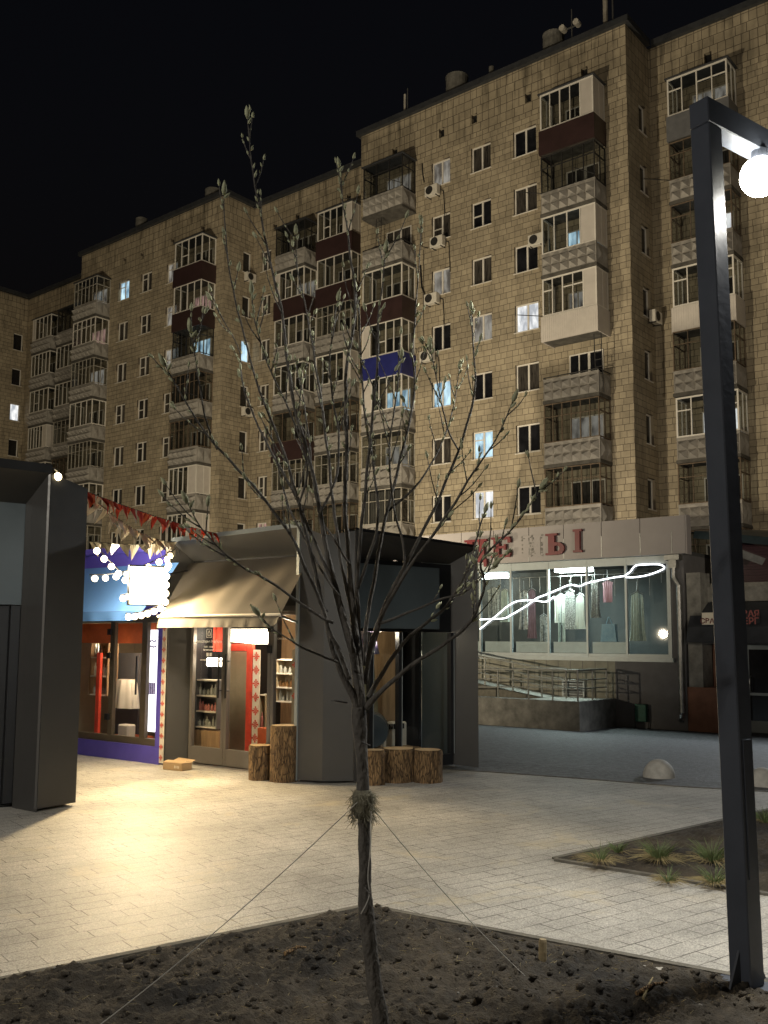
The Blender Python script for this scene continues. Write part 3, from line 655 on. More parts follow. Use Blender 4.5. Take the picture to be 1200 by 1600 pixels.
# laundry brackets
q = Mesh(BM)
for (s_, k, D) in ((-21.5, 1, DM), (-32.45, 0, DM), (-21.5, 3, DM), (-59.9, 1, DM), (-16.3, 1, DR)):
    z_ = 24.33 - FH*k + 1.2; q.tube([(s_, D - 1.15, z_), (s_ - .9, D - 1.9, z_ + .05)], .02, 5)
for (s_, k, D) in ((-18.75, 1, DM), (-29.75, 0, DM), (-45.8, 3, DM)):
    z_ = 24.33 - FH*k + 1.3; q.tube([(s_, D - 1.15, z_), (s_ - .7, D - 1.8, z_ + .25)], .02, 5)
q.build('laundry_bracket', M['iron'], bld)
# ---- air conditioners hung on the wall
def ac(mapM, label):
    r = thing('air_conditioner', label, 'air conditioner', mapM, 'air conditioners on the apartment walls')
    q = Mesh(mapM); q.box(-.4, .4, -.42, -.12, 0, .55); q.build('casing', M['acw'], r, bevel=.015)
    q = Mesh(mapM); q.tube([(-.1, -.425, .28), (-.1, -.445, .28)], .22, 20); q.build('fan_grille', M['iron'], r)
    q = Mesh(mapM); q.box(-.3, -.26, -.40, .0, -.04, -.003); q.box(.26, .3, -.40, .0, -.04, -.003); q.build('bracket', M['iron'], r)
    q = Mesh(mapM); q.tube([(.38, -.1, .3), (.55, -.03, .2), (.6, -.03, -.6), (.62, -.03, -1.4)], .025, 6); q.build('pipe', M['black'], r)
for (x, y, D, lab) in ((675, 298, DM, 'white air conditioner under the top window right of the dark framed balcony'), (683, 378, DM, 'white air conditioner overlapping the second window down beside the open balcony'), (674, 467, DM, 'white air conditioner below the curtained window, third from the top'),
                       (667, 557, DM, 'white air conditioner below the dark blue window, lowest of its column'), (838, 375, DM, 'small white air conditioner against the left side of the white corner balcony')):
    s_, z_ = onp(BM, x, y, D - .3); ac(BM @ T(s_, D, z_ - .27), lab)
for (x, y, S, lab) in ((391, 437, -45.0, 'air conditioner on the shaded inner side wall just under its top window'), (399, 649, -45.0, 'air conditioner low on the shaded inner side wall behind the tree'), (1016, 498, -17.65, 'air conditioner in a wire cage on the dark side wall at right')):
    R2 = frame((0, 0), UD) @ T(S, 0) @ Matrix.Rotation(math.pi/2, 4, 'Z')   # x along +v, y into wall (-u)
    d_ = ray(x, y); n_ = uu; t_ = S / d_.dot(n_); P = O3 + d_ * t_; vd = P.dot(vv)
    ac(BM @ T(S, min(vd, DR - .5), P.z - .27) @ Matrix.Rotation(math.pi/2, 4, 'Z'), lab)
# wall cables near the open balcony
q = Mesh(BM); q.tube([(-29.3, DM-.03, 27.0), (-29.25, DM-.04, 26.4), (-29.15, DM-.04, 25.9)], .03, 6); q.tube([(-29.35, DM-.03, 24.0), (-29.3, DM-.03, 22.4), (-28.9, DM-.03, 22.2)], .02, 6); q.tube([(-29.4, DM-.04, 21.4), (-29.3, DM-.05, 20.2), (-29.0, DM-.06, 19.5), (-28.8, DM-.06, 19.3)], .045, 6)
q.tube([(-29.2, DM-.03, 22.2), (-29.2, DM-.03, 17.5)], .012, 5); q.build('wall_cable', M['black'], bld)
gx_, gz_ = onp(BM, 659, 546, DM - .01); tm = text_mesh('ЛОХА', .42, BM @ T(gx_, DM - .012, gz_) @ Matrix.Rotation(-.1, 4, 'Y'), .002); tm.build('graffiti', M['iron'], bld)
# antennas
def antenna(x, y0, y1, r, lab, kind):
    s_, zt_ = onp(BM, x, y0, 41.3); a = thing('antenna', lab, 'antenna', BM @ T(s_, 41.3, ZR + .1))
    q = Mesh(BM); q.tube([(s_, 41.3, ZR + .1), (s_, 41.3, zt_)], r, 8); q.build('mast', M['pale' if kind == 'pole' else 'steel'], a)
    if kind == 'dish':
        for dx in (-.42, .36):
            q = Mesh(BM); q.tube([(s_ + dx, 41.0, zt_ - .95), (s_ + dx, 41.35, zt_ - .95)], .16, 14); q.build('panel', M['acw'], a)
        q = Mesh(BM); q.tube([(s_ - .5, 41.3, zt_ - .95), (s_ + .45, 41.3, zt_ - .95)], .05, 8); q.build('cross_arm', M['steel'], a)
    if kind == 'pole':
        q = Mesh(BM); q.tube([(s_ + .3, 41.5, ZR), (s_ + .3, 41.5, zt_)], r * .4, 8); q.build('cable_pipe', M['steel'], a)
    if kind == 'twin':
        q = Mesh(BM); q.tube([(s_ - .2, 41.3, ZR), (s_ - .2, 41.3, zt_ - .3)], r * 2, 8); q.build('sector_panel', M['acw'], a)
antenna(893, 15, 65, .035, 'thin mast with two white dish units on the roof edge', 'dish')
antenna(945, -20, 45, .12, 'thick pale mast rising from the roof beside the corner', 'pole')
antenna(637, 138, 180, .035, 'slim twin rod mast on the roof above the left corner', 'twin')
antenna(155, 380, 397, .03, 'tiny aerial on the far left roof edge', 'rod')

# ================================================================== SHOP WITH RED LETTERS
DS = 29.3; SM = MB_
shop = thing('shop_building', 'single storey shop with pale fascia, red letters and lit display windows', 'shop', SM @ T(-12, DS, -1))
sz0, sz1 = 1.40, 4.28
mull = [-23.6, -22.2, -20.8, -19.42, -18.12, -16.62, -15.15, -13.74, -12.30]
q = Mesh(SM); q.box(-14.15, -11.75, DS + .05, DS + .3, -1, 1.1); q.box(-12.30, -11.75, DS + .05, DS + .5, 1.1, 4.5); q.box(-11.95, -11.75, DS + .5, 41, -1, 4.5); q.build('wall', M['gplast'], shop)
q = Mesh(SM); q.box(-25, -14.151, DS + .08, DS + .3, -1, 1.1); q.build('plinth', M['plast'], shop)
pl_ = Mesh(SM)
for i in range(24): xx = -25 + i * .46; pl_.box(xx - .006, xx + .006, DS + .072, DS + .079, -1, 1.1)
pl_.build('plinth_joint', M['gplast'], shop)
q = Mesh(SM); q.box(-25, -12.1, DS - .12, DS + .1, 1.101, 1.24); q.build('window_sill', M['alum'], shop)
q = Mesh(SM); q.box(-25, -12.1, 32.2, 32.3, 1.3, 4.4); q.box(-25, -12.1, DS + .1, 32.2, 1.13, 1.23); q.box(-25, -12.1, DS + .2, 32.2, 4.36, 4.44); q.build('inner_wall', M['interior'], shop)
q = Mesh(SM); q.box(-25.2, -11.75, DS - .02, 41, 4.5, 4.62); q.build('roof', M['roof'], shop)
q = Mesh(SM)
for a, b in zip(mull[:-1], mull[1:]):
    q.box(a + .004, a + .075, DS, DS + .1, 1.241, 4.48)
q.box(-12.3, -12.18, DS, DS + .1, 1.241, 4.48)
for a, b in zip(mull[:-1], mull[1:]):
    q.box(a + .075, b + .004, DS + .01, DS + .09, 1.241, 1.34); q.box(a + .075, b + .004, DS + .01, DS + .09, 4.22, 4.48)
fr_ = q.build('window_frame', M['alum'], shop)
for a, b in zip(mull[:-1], mull[1:]):
    q = Mesh(SM); q.quad((a + .07, DS + .05, 1.33), (b, DS + .05, 1.33), (b, DS + .05, 4.23), (a + .07, DS + .05, 4.23)); q.build('window_pane', M['sglass'], shop)
q = Mesh(SM)
for a, b in zip(mull[:-2], mull[1:-1]): q.box(a + .15, b - .02, DS + .16, DS + .2, 1.35, 1.72)
q.build('display_board', M['alum'], shop)
# fascia
FD = DS - .35
fx = [-25, -22.9, -21.4, -19.95, -18.55, -17.1, -15.75, -14.35, -13.0, -11.95, -11.5]
for a, b in zip(fx[:-1], fx[1:]):
    if b == -11.5: continue
    q = Mesh(SM); q.box(a + .012, (b if b != -11.95 else -11.5) - .012, FD, FD + .06, 4.48, 5.68); q.build('fascia_panel', M['fasc'], shop)
q = Mesh(SM); q.box(-25, -11.55, FD + .061, FD + .3, 4.49, 5.67); q.build('fascia_back', M['alum'], shop)
q = Mesh(SM)
for xx in fx[1:-1]: q.box(xx - .018, xx + .018, FD - .012, FD - .001, 4.5, 5.2)
q.build('fascia_trim', M['steel'], shop)
q = Mesh(SM); q.box(-11.499, -11.46, FD - .005, FD + .35, 4.46, 5.69); q.build('fascia_end', M['fasc'], shop)
def letter(ch, x0, z0, w, h, m_, name='letter', y=FD - .16, ghost=False):
    q = Mesh(SM); t = w * .27; e = h * .10; d0, d1 = y, y + .11
    def b(xa, xb, za, zb, i=[0]): i[0] += 1; q.box(x0 + xa, x0 + xb, d0 + .0011 * (i[0] % 7), d1, z0 + za, z0 + zb)
    def stem(c, z_a=0, z_b=h):
        b(c - t/2, c + t/2, z_a, z_b); 
        if z_b >= h: b(c - t*.95, c + t*.95, h - e, h)
        if z_a <= 0: b(c - t*.95, c + t*.95, 0, e)
    if ch == 'Ц': stem(w*.25); stem(w*.78); b(w*.0, w*1.02, 0, h*.14); b(w*.9, w*1.04, -h*.2, h*.0)
    if ch == 'Е':
        stem(w*.3); b(w*.3, w*.95, h*.86, h); b(w*.3, w*.95, 0, h*.14); b(w*.84, w*.98, h*.7, h*.9); b(w*.84, w*.98, h*.1, h*.3); b(w*.3, w*.72, h*.44, h*.56); b(w*.66, w*.76, h*.36, h*.64)
    if ch == 'Н': stem(w*.25); stem(w*.8); b(w*.25, w*.8, h*.43, h*.57)
    if ch in 'ЬI': stem(w*.3 if ch == 'Ь' else w*.5)
    if ch == 'Ь':
        N = 12; ro, ri = h*.29, h*.13; cx_, cz_ = w*.55, h*.29
        for i in range(N):
            a0 = -math.pi/2 + math.pi*i/N; a1 = -math.pi/2 + math.pi*(i+1)/N
            q.extr([(x0+cx_+ro*1.25*math.cos(a0), z0+cz_+ro*math.sin(a0)), (x0+cx_+ro*1.25*math.cos(a1), z0+cz_+ro*math.sin(a1)), (x0+cx_+ri*math.cos(a1), z0+cz_+ri*math.sin(a1)), (x0+cx_+ri*math.cos(a0), z0+cz_+ri*math.sin(a0))], d0 + .012, d1)
        b(w*.3, w*.57, h*.42, h*.58); b(w*.3, w*.57, 0, h*.16)
    o = q.build(name, M[m_], shop); return o
def fpx(x, y): return onp(SM, x, y, FD - .1)
for ch, xl, yb, xr, yt in (('Ц', 727, 880, 760, 842), ('Е', 767, 872, 799, 838), ('Ь', 852, 868, 887, 832), ('I', 890, 864, 916, 826)):
    a = fpx(xl, yb); b_ = fpx(xr, yt); letter(ch, a[0], a[1], b_[0] - a[0], b_[1] - a[1], 'red')
a = fpx(812, 871); b_ = fpx(844, 835); o = letter('Н', a[0], a[1], b_[0] - a[0], b_[1] - a[1], 'fasc', 'letter_trace', y=FD - .012 - .11 + .1)
o['label'] = 'faint glue outline where the fourth letter has fallen off'
# glue dots round the missing letter
q = Mesh(SM); rr = random.Random(5)
for i in range(70):
    s_ = a[0] + (b_[0]-a[0]) * rr.choice([.05, .45, .55, .98, rr.random()]); z_ = a[1] + (b_[1]-a[1]) * rr.random(); q.box(s_, s_ + .02 + .03*rr.random(), FD - .031, FD - .0235, z_, z_ + .015 + .03*rr.random())
q.build('glue_mark', M['conc'], shop)
# neon line along the windows
nx = Mesh(SM)
def npx(l): return [(onp(SM, x, y, DS - .04)[0], DS - .04, onp(SM, x, y, DS - .04)[1]) for x, y in l]
def smooth_line(pts, n=6):
    out = []
    for i in range(len(pts) - 1):
        p0, p1, p2, p3 = [Vector(pts[max(0, min(len(pts)-1, j))]) for j in (i-1, i, i+1, i+2)]
        for k in range(n):
            t = k / n; out.append(.5 * ((2*p1) + (-p0+p2)*t + (2*p0-5*p1+4*p2-p3)*t*t + (-p0+3*p1-3*p2+p3)*t**3))
    out.append(Vector(pts[-1])); return out
l1 = npx([(750,983),(762,973),(778,960),(792,948),(806,940),(820,938),(835,938),(853,940),(866,932)]); l2 = npx([(750,968),(770,967),(788,966),(800,960),(822,947),(838,935),(853,929),(870,922),(890,914),(905,916),(914,912)]); l3 = npx([(914,912),(930,908),(955,903),(975,900)]); l4 = npx([(977,899),(985,893),(993,884),(1008,882),(1030,882),(1038,887),(1028,893),(1010,899),(990,902),(978,902)])
for l in (l1, l2, l3, l4): nx.tube(smooth_line(l), .024, 7)
nx.build('neon_line', M['neon'], shop, smooth=True)
# ceiling tube lamps
for (x0, x1, yy) in ((-16.45, -15.2, 29.55), (-20.6, -19.6, 31.2)):
    q = Mesh(SM); q.box(x0, x1, yy, yy + .45, 4.12, 4.33); q.build('ceiling_lamp', M['tubel'], shop)
ld = bpy.data.lights.new('shop_lamp', 'AREA'); ld.energy = 300; ld.size = .9; ld.color = (.82, 1, .95); lo = bpy.data.objects.new('shop_lamp', ld); COL.objects.link(lo); lo.location = SM @ Vector((-15.85, 29.8, 4.08))
# clothes inside: each garment its own thing
def garment(cx, d, ztop_, w, h, m_, label, kind='dress', pattern=0):
    Mg = SM @ T(cx, d, ztop_ - h); r = thing('hanging_garment', label, 'garment', Mg, 'clothes in the shop window')
    q = Mesh(SM); N = 18; K = 8; rr = random.Random(int(cx * 100)); gr = {}
    for j in range(K + 1):
        t = j / K
        if kind == 'dress': ww = w * (.55 + .08 * math.sin(t * 6) + .45 * max(0, t - .3))
        elif kind == 'shirt': ww = w * (1.0 - .22 * min(1, t * 4))
        else: ww = w * .6
        for i in range(N + 1):
            x = cx - ww/2 + ww * i / N; fold = .035 * math.sin(i * 1.7 + cx * 9) * (.3 + t)
            gr[i, j] = q.pt((x, d + fold, ztop_ - h * t - (.10 * abs(i/N - .5) * 2 if j == 0 else 0)))
    for i in range(N):
        for j in range(K):
            if kind == 'trousers' and abs(i - N/2 + .5) < 1.2 and j > 2: continue
            q.f.append([gr[i, j], gr[i+1, j], gr[i+1, j+1], gr[i, j+1]])
    q.build('cloth', m_, r, smooth=True)
    q = Mesh(SM); q.tube([(cx - w*.32, d, ztop_ - .06), (cx, d, ztop_ + .03), (cx + w*.32, d, ztop_ - .06)], .012, 5); q.tube([(cx, d, ztop_ + .03), (cx, d, ztop_ + .35)], .008, 5); q.build('hanger', M['steel'], r)
def cloth_m(name, c1, c2, sc): return mat(name, c1, .9, col2=c2, vscale=sc)
gm = [cloth_m('grey_print', (.05,.06,.06), (.4,.42,.4), 14), cloth_m('white_print', (.1,.1,.1), (.6,.62,.6), 10), cloth_m('mauve_cloth', (.14,.09,.11), (.22,.15,.18), 3), cloth_m('spotted_cloth', (.02,.02,.02), (.6,.62,.58), 26), cloth_m('pale_cloth', (.55,.6,.55), (.7,.72,.66), 5), cloth_m('leopard_print', (.03,.03,.03), (.32,.31,.28), 18), cloth_m('pink_cloth', (.42,.24,.28), (.5,.32,.36), 3), cloth_m('light_blue_cloth', (.16,.26,.33), (.3,.4,.46), 7), cloth_m('dark_cloth', (.02,.022,.03), (.05,.05,.06), 5), cloth_m('grey_green', (.25,.3,.27), (.4,.45,.4), 9)]
G_ = [(768, 918, .6, 1.1, 0, 'grey printed blouse hanging at the far left of the display', 'shirt'), (788, 920, .5, 1.2, 9, 'grey green dress hanging second from the left', 'dress'), (815, 922, .55, 1.4, 1, 'black and white swirled dress behind the second pane', 'dress'), (831, 920, .5, 1.75, 2, 'long mauve dress behind the second pane', 'dress'), (846, 960, .5, 1.0, 0, 'grey trousers low at the right of the second pane', 'trousers'),
      (872, 928, .6, 1.0, 4, 'white top under the bright lamp', 'shirt'), (874, 958, .45, 1.1, 9, 'patterned grey green trousers under the white top', 'trousers'), (890, 922, .6, 1.35, 3, 'black and white spotted dress under the neon arc', 'dress'), (906, 928, .5, 1.2, 4, 'pale cream dress beside the spotted one', 'dress'), (926, 905, .45, 1.3, 5, 'dark leopard print dress in the fourth pane', 'dress'), (946, 906, .45, .75, 6, 'pink strapless corset top hanging tilted', 'shirt'), (992, 925, .7, 1.6, 9, 'sheer grey curtain like gown behind the last pane', 'dress')]
for (x, y, w, h, mi, lab, kd) in G_:
    s_, z_ = onp(SM, x, y, 29.75); garment(s_, 29.75 + .15 * (len(lab) % 3), z_, w, h, gm[mi], lab, kd)
q = Mesh(SM); q.tube([(-24, 29.9, 4.0), (-12.6, 29.9, 4.0)], .015, 6)
for i in range(28): xx = -23.8 + i * .41; q.tube([(xx, 29.9, 4.0), (xx, 29.9, 4.0 - .35 - .2 * (i % 3))], .008, 5)
q.build('hanging_rail', M['steel'], shop)
bgs = thing('shop_bag', 'light blue printed bag on the sill of the fourth pane', 'bag', SM @ T(-14.5, 29.7, 1.72)); q = Mesh(SM); q.extr([(-14.78, 1.73), (-14.2, 1.73), (-14.26, 2.32), (-14.72, 2.32)], 29.6, 29.75); q.build('bag_body', gm[7], bgs); q = Mesh(SM); q.tube(smooth_line([(-14.6, 29.67, 2.3), (-14.5, 29.67, 2.55), (-14.38, 29.67, 2.3)]), .015, 5); q.build('handle', gm[7], bgs)
# downpipe
q = Mesh(SM); s_ = -12.0; q.prism([(s_-.24, DS-.3), (s_+.24, DS-.3), (s_+.24, DS+.0), (s_-.24, DS+.0)], 4.30, 4.46); q.prism([(s_-.12, DS-.24), (s_+.12, DS-.24), (s_+.12, DS-.03), (s_-.12, DS-.03)], 4.05, 4.299)
q.tube([(s_, DS-.14, 4.1), (s_+.0, DS-.14, 3.75), (s_+.14, DS-.1, 3.5), (s_+.14, DS-.1, -.45), (s_+.18, DS-.3, -.68)], .085, 12)
for z_ in (2.6, 1.1, .6, -.3): q.tube([(s_+.14, DS-.1, z_), (s_+.14, DS-.1, z_+.05)], .1, 12)
q.build('downpipe', M['steel'], shop)
q = Mesh(SM); q.box(-16.1, -15.25, DS + .02, DS + .07, -.25, .42); vf = q.build('vent_frame', M['alum'], shop)
q = Mesh(SM)
for i in range(7): z_ = -.18 + i * .085; q.quad((-16.03, DS - .01, z_), (-15.32, DS - .01, z_), (-15.32, DS + .018, z_ + .06), (-16.03, DS + .018, z_ + .06))
q.build('louvre', M['steel'], vf)
# ---- ramp
rp = thing('wheelchair_ramp', 'concrete wheelchair ramp with steel railings below the shop windows', 'ramp', SM @ T(-14.2, 26.9, -1))
q = Mesh(SM); q.box(-24, -14.15, 26.85, 27.05, -1.05, -.10); q.box(-14.35, -14.15, 27.051, DS + .07, -1.05, -.10); q.box(-24, -14.36, 27.06, 28.2, -1.05, -.16); q.box(-16.2, -14.36, 28.21, 29.3, -1.05, -.16); q.build('ramp_wall', M['conc'], rp)
q = Mesh(SM); q.extr([(-24, 1.0), (-24, .85), (-24, -1), (-16.2, -1), (-16.2, -.13), (-24, 1.02)][1:], 28.21, 29.28); q.build('upper_flight', M['kerb'], rp)
q = Mesh(SM); q.box(-16.19, -14.3, 27.06, 29.3, -.16, -.115); q.quad((-24, 28.2, 1.05), (-16.2, 28.2, -.10), (-16.2, 29.25, -.10), (-24, 29.25, 1.05)); q.build('deck', mat('pale_screed', (.42, .41, .36), .7, var=.1), rp)
def rail(pts, slope_h=.95, posts=6):
    q = Mesh(SM)
    for hh, r_ in ((slope_h, .03), (slope_h*.68, .02), (slope_h*.4, .02)): q.tube([(a, b, c + hh) for a, b, c in pts], r_, 8)
    q.build('handrail', M['rail'], rp)
    for (p0, p1) in zip(pts[:-1], pts[1:]):
        n_ = max(1, round((Vector(p1) - Vector(p0)).length / 1.1))
        for i in range(n_ + (1 if p1 == pts[-1] else 0)):
            P = Vector(p0).lerp(Vector(p1), i / n_); q = Mesh(SM); q.tube([P, P + Vector((0, 0, slope_h))], .028, 8); q.build('railing_post', M['rail'], rp)
rail([(-24, 26.95, -.35), (-16.0, 26.95, -.10), (-14.25, 26.95, -.10), (-14.25, 28.9, -.10)])
rail([(-24, 28.15, 1.05), (-16.2, 28.15, -.10), (-15.3, 28.15, -.10)])
# ---- bin
bx_ = gnd(1003, 1138, -1.0); BMn = T(bx_.x, bx_.y, -1.0) @ Matrix.Rotation(-.5, 4, 'Z')
bn = thing('litter_bin', 'small green metal litter bin on two legs against the grey wall', 'litter bin', BMn)
q = Mesh(BMn); q.prism([(-.17,-.15),(.17,-.15),(.2,0),(.17,.15),(-.17,.15),(-.2,0)], .22, .76); q.build('body', M['green'], bn, bevel=.012)
q = Mesh(BMn); 
for sx in (-.21, .21): q.box(sx-.014, sx+.014, -.014, .014, 0, .62); q.box(sx-.014, sx+.014, -.18, -.015, 0, .02); q.box(sx-.014, sx+.014, .015, .18, 0, .02)
q.build('leg', M['iron'], bn)
q = Mesh(BMn); q.prism([(-.15,-.13),(.15,-.13),(.17,0),(.15,.13),(-.15,.13),(-.17,0)], .761, .764); q.build('opening', M['black'], bn)

# ================================================================== NEIGHBOURING ENTRANCE AT RIGHT
DN = 30.3
nb = thing('entrance_annex', 'terracotta walled entrance with dark curved hood and metal door', 'entrance', SM @ T(-10, DN, -1))
q = Mesh(SM); q.box(-11.7, -11.25, DN - .9, DN - .1, -1, 3.9); q.build('pillar', M['conc'], nb)
q = Mesh(SM); q.box(-11.24, -10.2, DN - .05, DN + .2, -1, 2.2); q.box(-11.74, -10.4, DN - .95, DN - .06, -1, .35); q.build('wall', M['terra'], nb)
q = Mesh(SM); q.box(-10.2, -4, DN + .05, DN + .3, -1, 2.2); q.box(-11.7, -4, DN - .3, DN + .1, 3.0, 3.45); q.build('lintel', M['conc'], nb)
q = Mesh(SM)
prof = [(DN - 1.3, 1.72), (DN - 1.15, 2.2), (DN - .8, 2.7), (DN - .3, 2.98)]
for a, b in zip(prof[:-1], prof[1:]): q.quad((-11.6, a[0], a[1]), (-4, a[0], a[1]), (-4, b[0], b[1]), (-11.6, b[0], b[1]))
q.quad((-11.6, DN - 1.3, 1.72), (-11.6, DN - 1.15, 2.2), (-11.6, DN - .8, 2.7), (-11.6, DN - .3, 2.98), (-11.6, DN - .3, 1.72))
q.box(-11.6, -4, DN - 1.29, DN - .3, 1.68, 1.70); q.build('hood', mat('dark_hood', (.035,.038,.045), .45, var=.3, vscale=3), nb)
q = Mesh(SM); q.box(-11.5, -4, DN + .1, 41, 3.46, 3.6)
q.build('ceiling_slab', M['conc'], nb)
q = Mesh(SM)
for i in range(16): z_ = 3.46 + i * .09; q.box(-11.1, -4, DN + .12 + (i % 2) * .02, DN + .2, z_, z_ + .085)
q.build('corrugated_wall', mat('maroon_sheet', (.035, .012, .016), .5, var=.2), nb)
q = Mesh(SM); q.quad((-11.5, DN - .6, 5.25), (-4, DN - .6, 4.1), (-4, DN - .75, 3.85), (-11.5, DN - .75, 5.0)); q.quad((-11.5, DN - .6, 5.25), (-4, DN - .6, 4.1), (-4, 33, 4.9), (-11.5, 33, 5.6)); q.build('roof', mat('dark_teal_sheet', (.03, .045, .052), .5, var=.3), nb)
q = Mesh(SM); q.quad((-11.0, DN - .74, 4.72), (-9.4, DN - .74, 4.05), (-9.3, DN - .70, 4.25), (-10.9, DN - .70, 4.95)); q.build('gutter_plate', M['steel'], nb)
dx0 = onp(SM, 1168, 1100, DN)[0]
q = Mesh(SM); q.box(dx0, dx0+.09, DN - .04, DN + .04, -1, 1.66); q.box(dx0+1.25, dx0+1.34, DN-.04, DN+.04, -1, 1.66); q.box(dx0+.091, dx0+1.249, DN-.04, DN+.04, 1.52, 1.66); q.box(dx0+.091, dx0+1.249, DN-.03, DN+.03, -1, -.65); q.box(dx0+.091, dx0+1.249, DN-.03, DN+.03, .12, .2); dd = q.build('door', M['alum'], nb)
q = Mesh(SM); q.quad((dx0+.09, DN, -.7), (dx0+1.25, DN, -.7), (dx0+1.25, DN, 1.53), (dx0+.09, DN, 1.53)); q.build('door_pane', M['dkglass'], dd)
q = Mesh(SM); q.tube(smooth_line([(dx0+.15, DN-.05, .2), (dx0+.15, DN-.18, .3), (dx0+.15, DN-.18, .62), (dx0+.15, DN-.05, .7)]), .02, 6); q.build('door_handle', M['steel'], dd)
q = Mesh(SM); q.box(dx0-1.0, dx0-.35, DN-.04, DN+.04, -1, 1.6); q.build('side_door', M['gplast'], nb)
for (xa, ya, xb, yb, txt, dark, ts) in ((1097, 957, 1122, 976, 'СВАД', 1, .21), (1160, 955, 1187, 974, 'ВАЯ', 0, .26)):
    a = onp(SM, xa, yb, DN - 1.36); b_ = onp(SM, xb, ya, DN - 1.36)
    q = Mesh(SM); q.box(a[0], b_[0], DN - 1.36, DN - 1.33, a[1], b_[1]); sg = q.build('sign_plate', M['fwhite'] if dark else M['kioskd'], nb)
    cz = (a[1] + b_[1]) / 2; cx_ = (a[0] + b_[0]) / 2
    tm = text_mesh(txt, ts, SM @ T(cx_, DN - 1.368, cz - (.08 if dark else -.1)), .003, bold=.006)
    tm.build('sign_lettering', M['red'] if dark else mat('salmon_letters', (.30, .09, .08), .6), sg)
    if not dark:
        tm = text_mesh('ЕРГ', ts, SM @ T(cx_, DN - 1.368, cz - .12), .003, bold=.006); tm.build('sign_lettering', bpy.data.materials['salmon_letters'], sg)

# ================================================================== DOME BOLLARDS
for (px, py, r_, lab) in ((1030, 1216, .205, 'white painted concrete half dome bollard on the asphalt beside the plaza kerb'), (1193, 1229, .2, 'second concrete half dome bollard partly behind the lamp post at the frame edge')):
    P = gnd(px, py, -.02); q = Mesh(T(P.x, P.y, gz(P.x, P.y))); q.ball((0, 0, 0), r_, 28, 12, 1.12, half=True); q.tube([(0,0,-.02),(0,0,.004)], r_*1.0, 28)
    o = q.build('bollard', mat('bollard_paint', (.42, .40, .36), .7, bump=.3, bscale=30, var=.22, vscale=9), smooth=True); tag(o, lab, 'bollard', 'half dome bollards'); o['_m'] = [list(r) for r in ID]

# ================================================================== KIOSKS
P0 = gnd(258, 1196); PA = gnd(463, 1222); PB = gnd(503, 1225); PC = gnd(553, 1224); PE = gnd(748, 1203)
K1 = frame((P0.x, P0.y), (PA.x - P0.x, PA.y - P0.y)); K2 = frame((PC.x, PC.y), (PE.x - PC.x, PE.y - PC.y))
L1 = (PA - P0).length; L2 = (PE - PC).length
HK = 3.12
kc = thing('kiosk', 'dark grey corner kiosk with beige awning and glass doors', 'kiosk', K1)
def W1(x, y): p = K1 @ Vector((x, y, 0)); return (p.x, p.y)
def W2(x, y): p = K2 @ Vector((x, y, 0)); return (p.x, p.y)
# corner pillar between the two portals
q = Mesh(); q.prism([(PA.x, PA.y), (PB.x, PB.y), (PC.x, PC.y), W2(.06, .45), W1(L1 - .06, .45)], .03, HK, tops=[3.19, 3.05, 3.12, 3.12, 3.12]); q.build('corner_panel', M['kiosk'], kc)
q = Mesh(K1); q.box(L1 - .035, L1 + .012, -.02, .02, .02, 3.20); q.build('edge_trim', M['alum'], kc)
q = Mesh(K2); q.box(-.012, .03, -.018, .02, .02, 3.13); q.build('edge_trim', M['kiosk'], kc)
# portal one (doors): splayed soffit and left cheek
RD = .30; xi0, xi1 = onp(K1, 297, 1100, .30)[0], L1 - .10; zi = 2.86
q = Mesh(K1)
q.quad((0, 0, .03), (xi0, RD, .03), (xi0, RD, zi), (0, 0, HK)); q.quad((0, 0, HK), (xi0, RD, zi), (xi1, RD, zi), (L1 - .03, 0, HK + .05)); q.quad((L1 - .03, 0, HK + .05), (xi1, RD, zi), (xi1, RD, .03), (L1 - .03, 0, .03))
q.build('portal', M['kiosk'], kc)
q = Mesh(K1); q.quad((0, -.006, HK), (L1, -.006, HK + .05), (L1, -.006, HK + .11), (0, -.006, HK + .06)); q.quad((0, -.006, HK + .06), (L1, -.006, HK + .11), (L1, .25, HK + .11), (0, .25, HK + .06)); q.build('roof_lip', M['alum'], kc)
q = Mesh(K1); q.box(-.10, -.003, -.01, .35, .03, HK + .02); q.build('side_panel', M['kiosk'], kc)
# door wall
DY = RD
def kx(px, py, y=DY): return onp(K1, px, py, y)
zt_ = 2.12
q = Mesh(K1); q.box(xi0 + .001, xi1 - .001, DY + .003, DY + .06, zt_ + .07, zi - .002); q.build('door_header', M['kioskd'], kc)
xd = [xi0 + .02, kx(352, 1100)[0], kx(424, 1100)[0], xi1 - .02]
fz0, fz1 = .18, zt_
def dframe(x0, x1, name, leaf=True):
    q = Mesh(K1); t = .05
    q.box(x0, x0 + t, DY - .03, DY + .03, .04, fz1); q.box(x1 - t, x1, DY - .03, DY + .03, .04, fz1); q.box(x0 + t, x1 - t, DY - .028, DY + .03, .04, .26); q.box(x0 + t, x1 - t, DY - .028, DY + .03, fz1 - t, fz1)
    o = q.build(name, M['sign'] if 0 else mat('door_frame_grey', (.16, .145, .13), .45, .3, var=.05), kc)
    q = Mesh(K1); q.quad((x0 + t, DY, .25), (x1 - t, DY, .25), (x1 - t, DY, fz1 - t + .005), (x0 + t, DY, fz1 - t + .005)); q.build('glass_pane', M['kglass'], o); return o
d1 = dframe(xd[0], xd[1] - .004, 'door'); d2 = dframe(xd[1] + .004, xd[2] - .004, 'door'); d3 = dframe(xd[2] + .004, xd[3], 'side_light')
q = Mesh(K1); q.box(xd[0], xd[3], DY - .04, DY + .035, fz1 + .003, fz1 + .07); q.build('door_frame', M['kiosk'], kc)
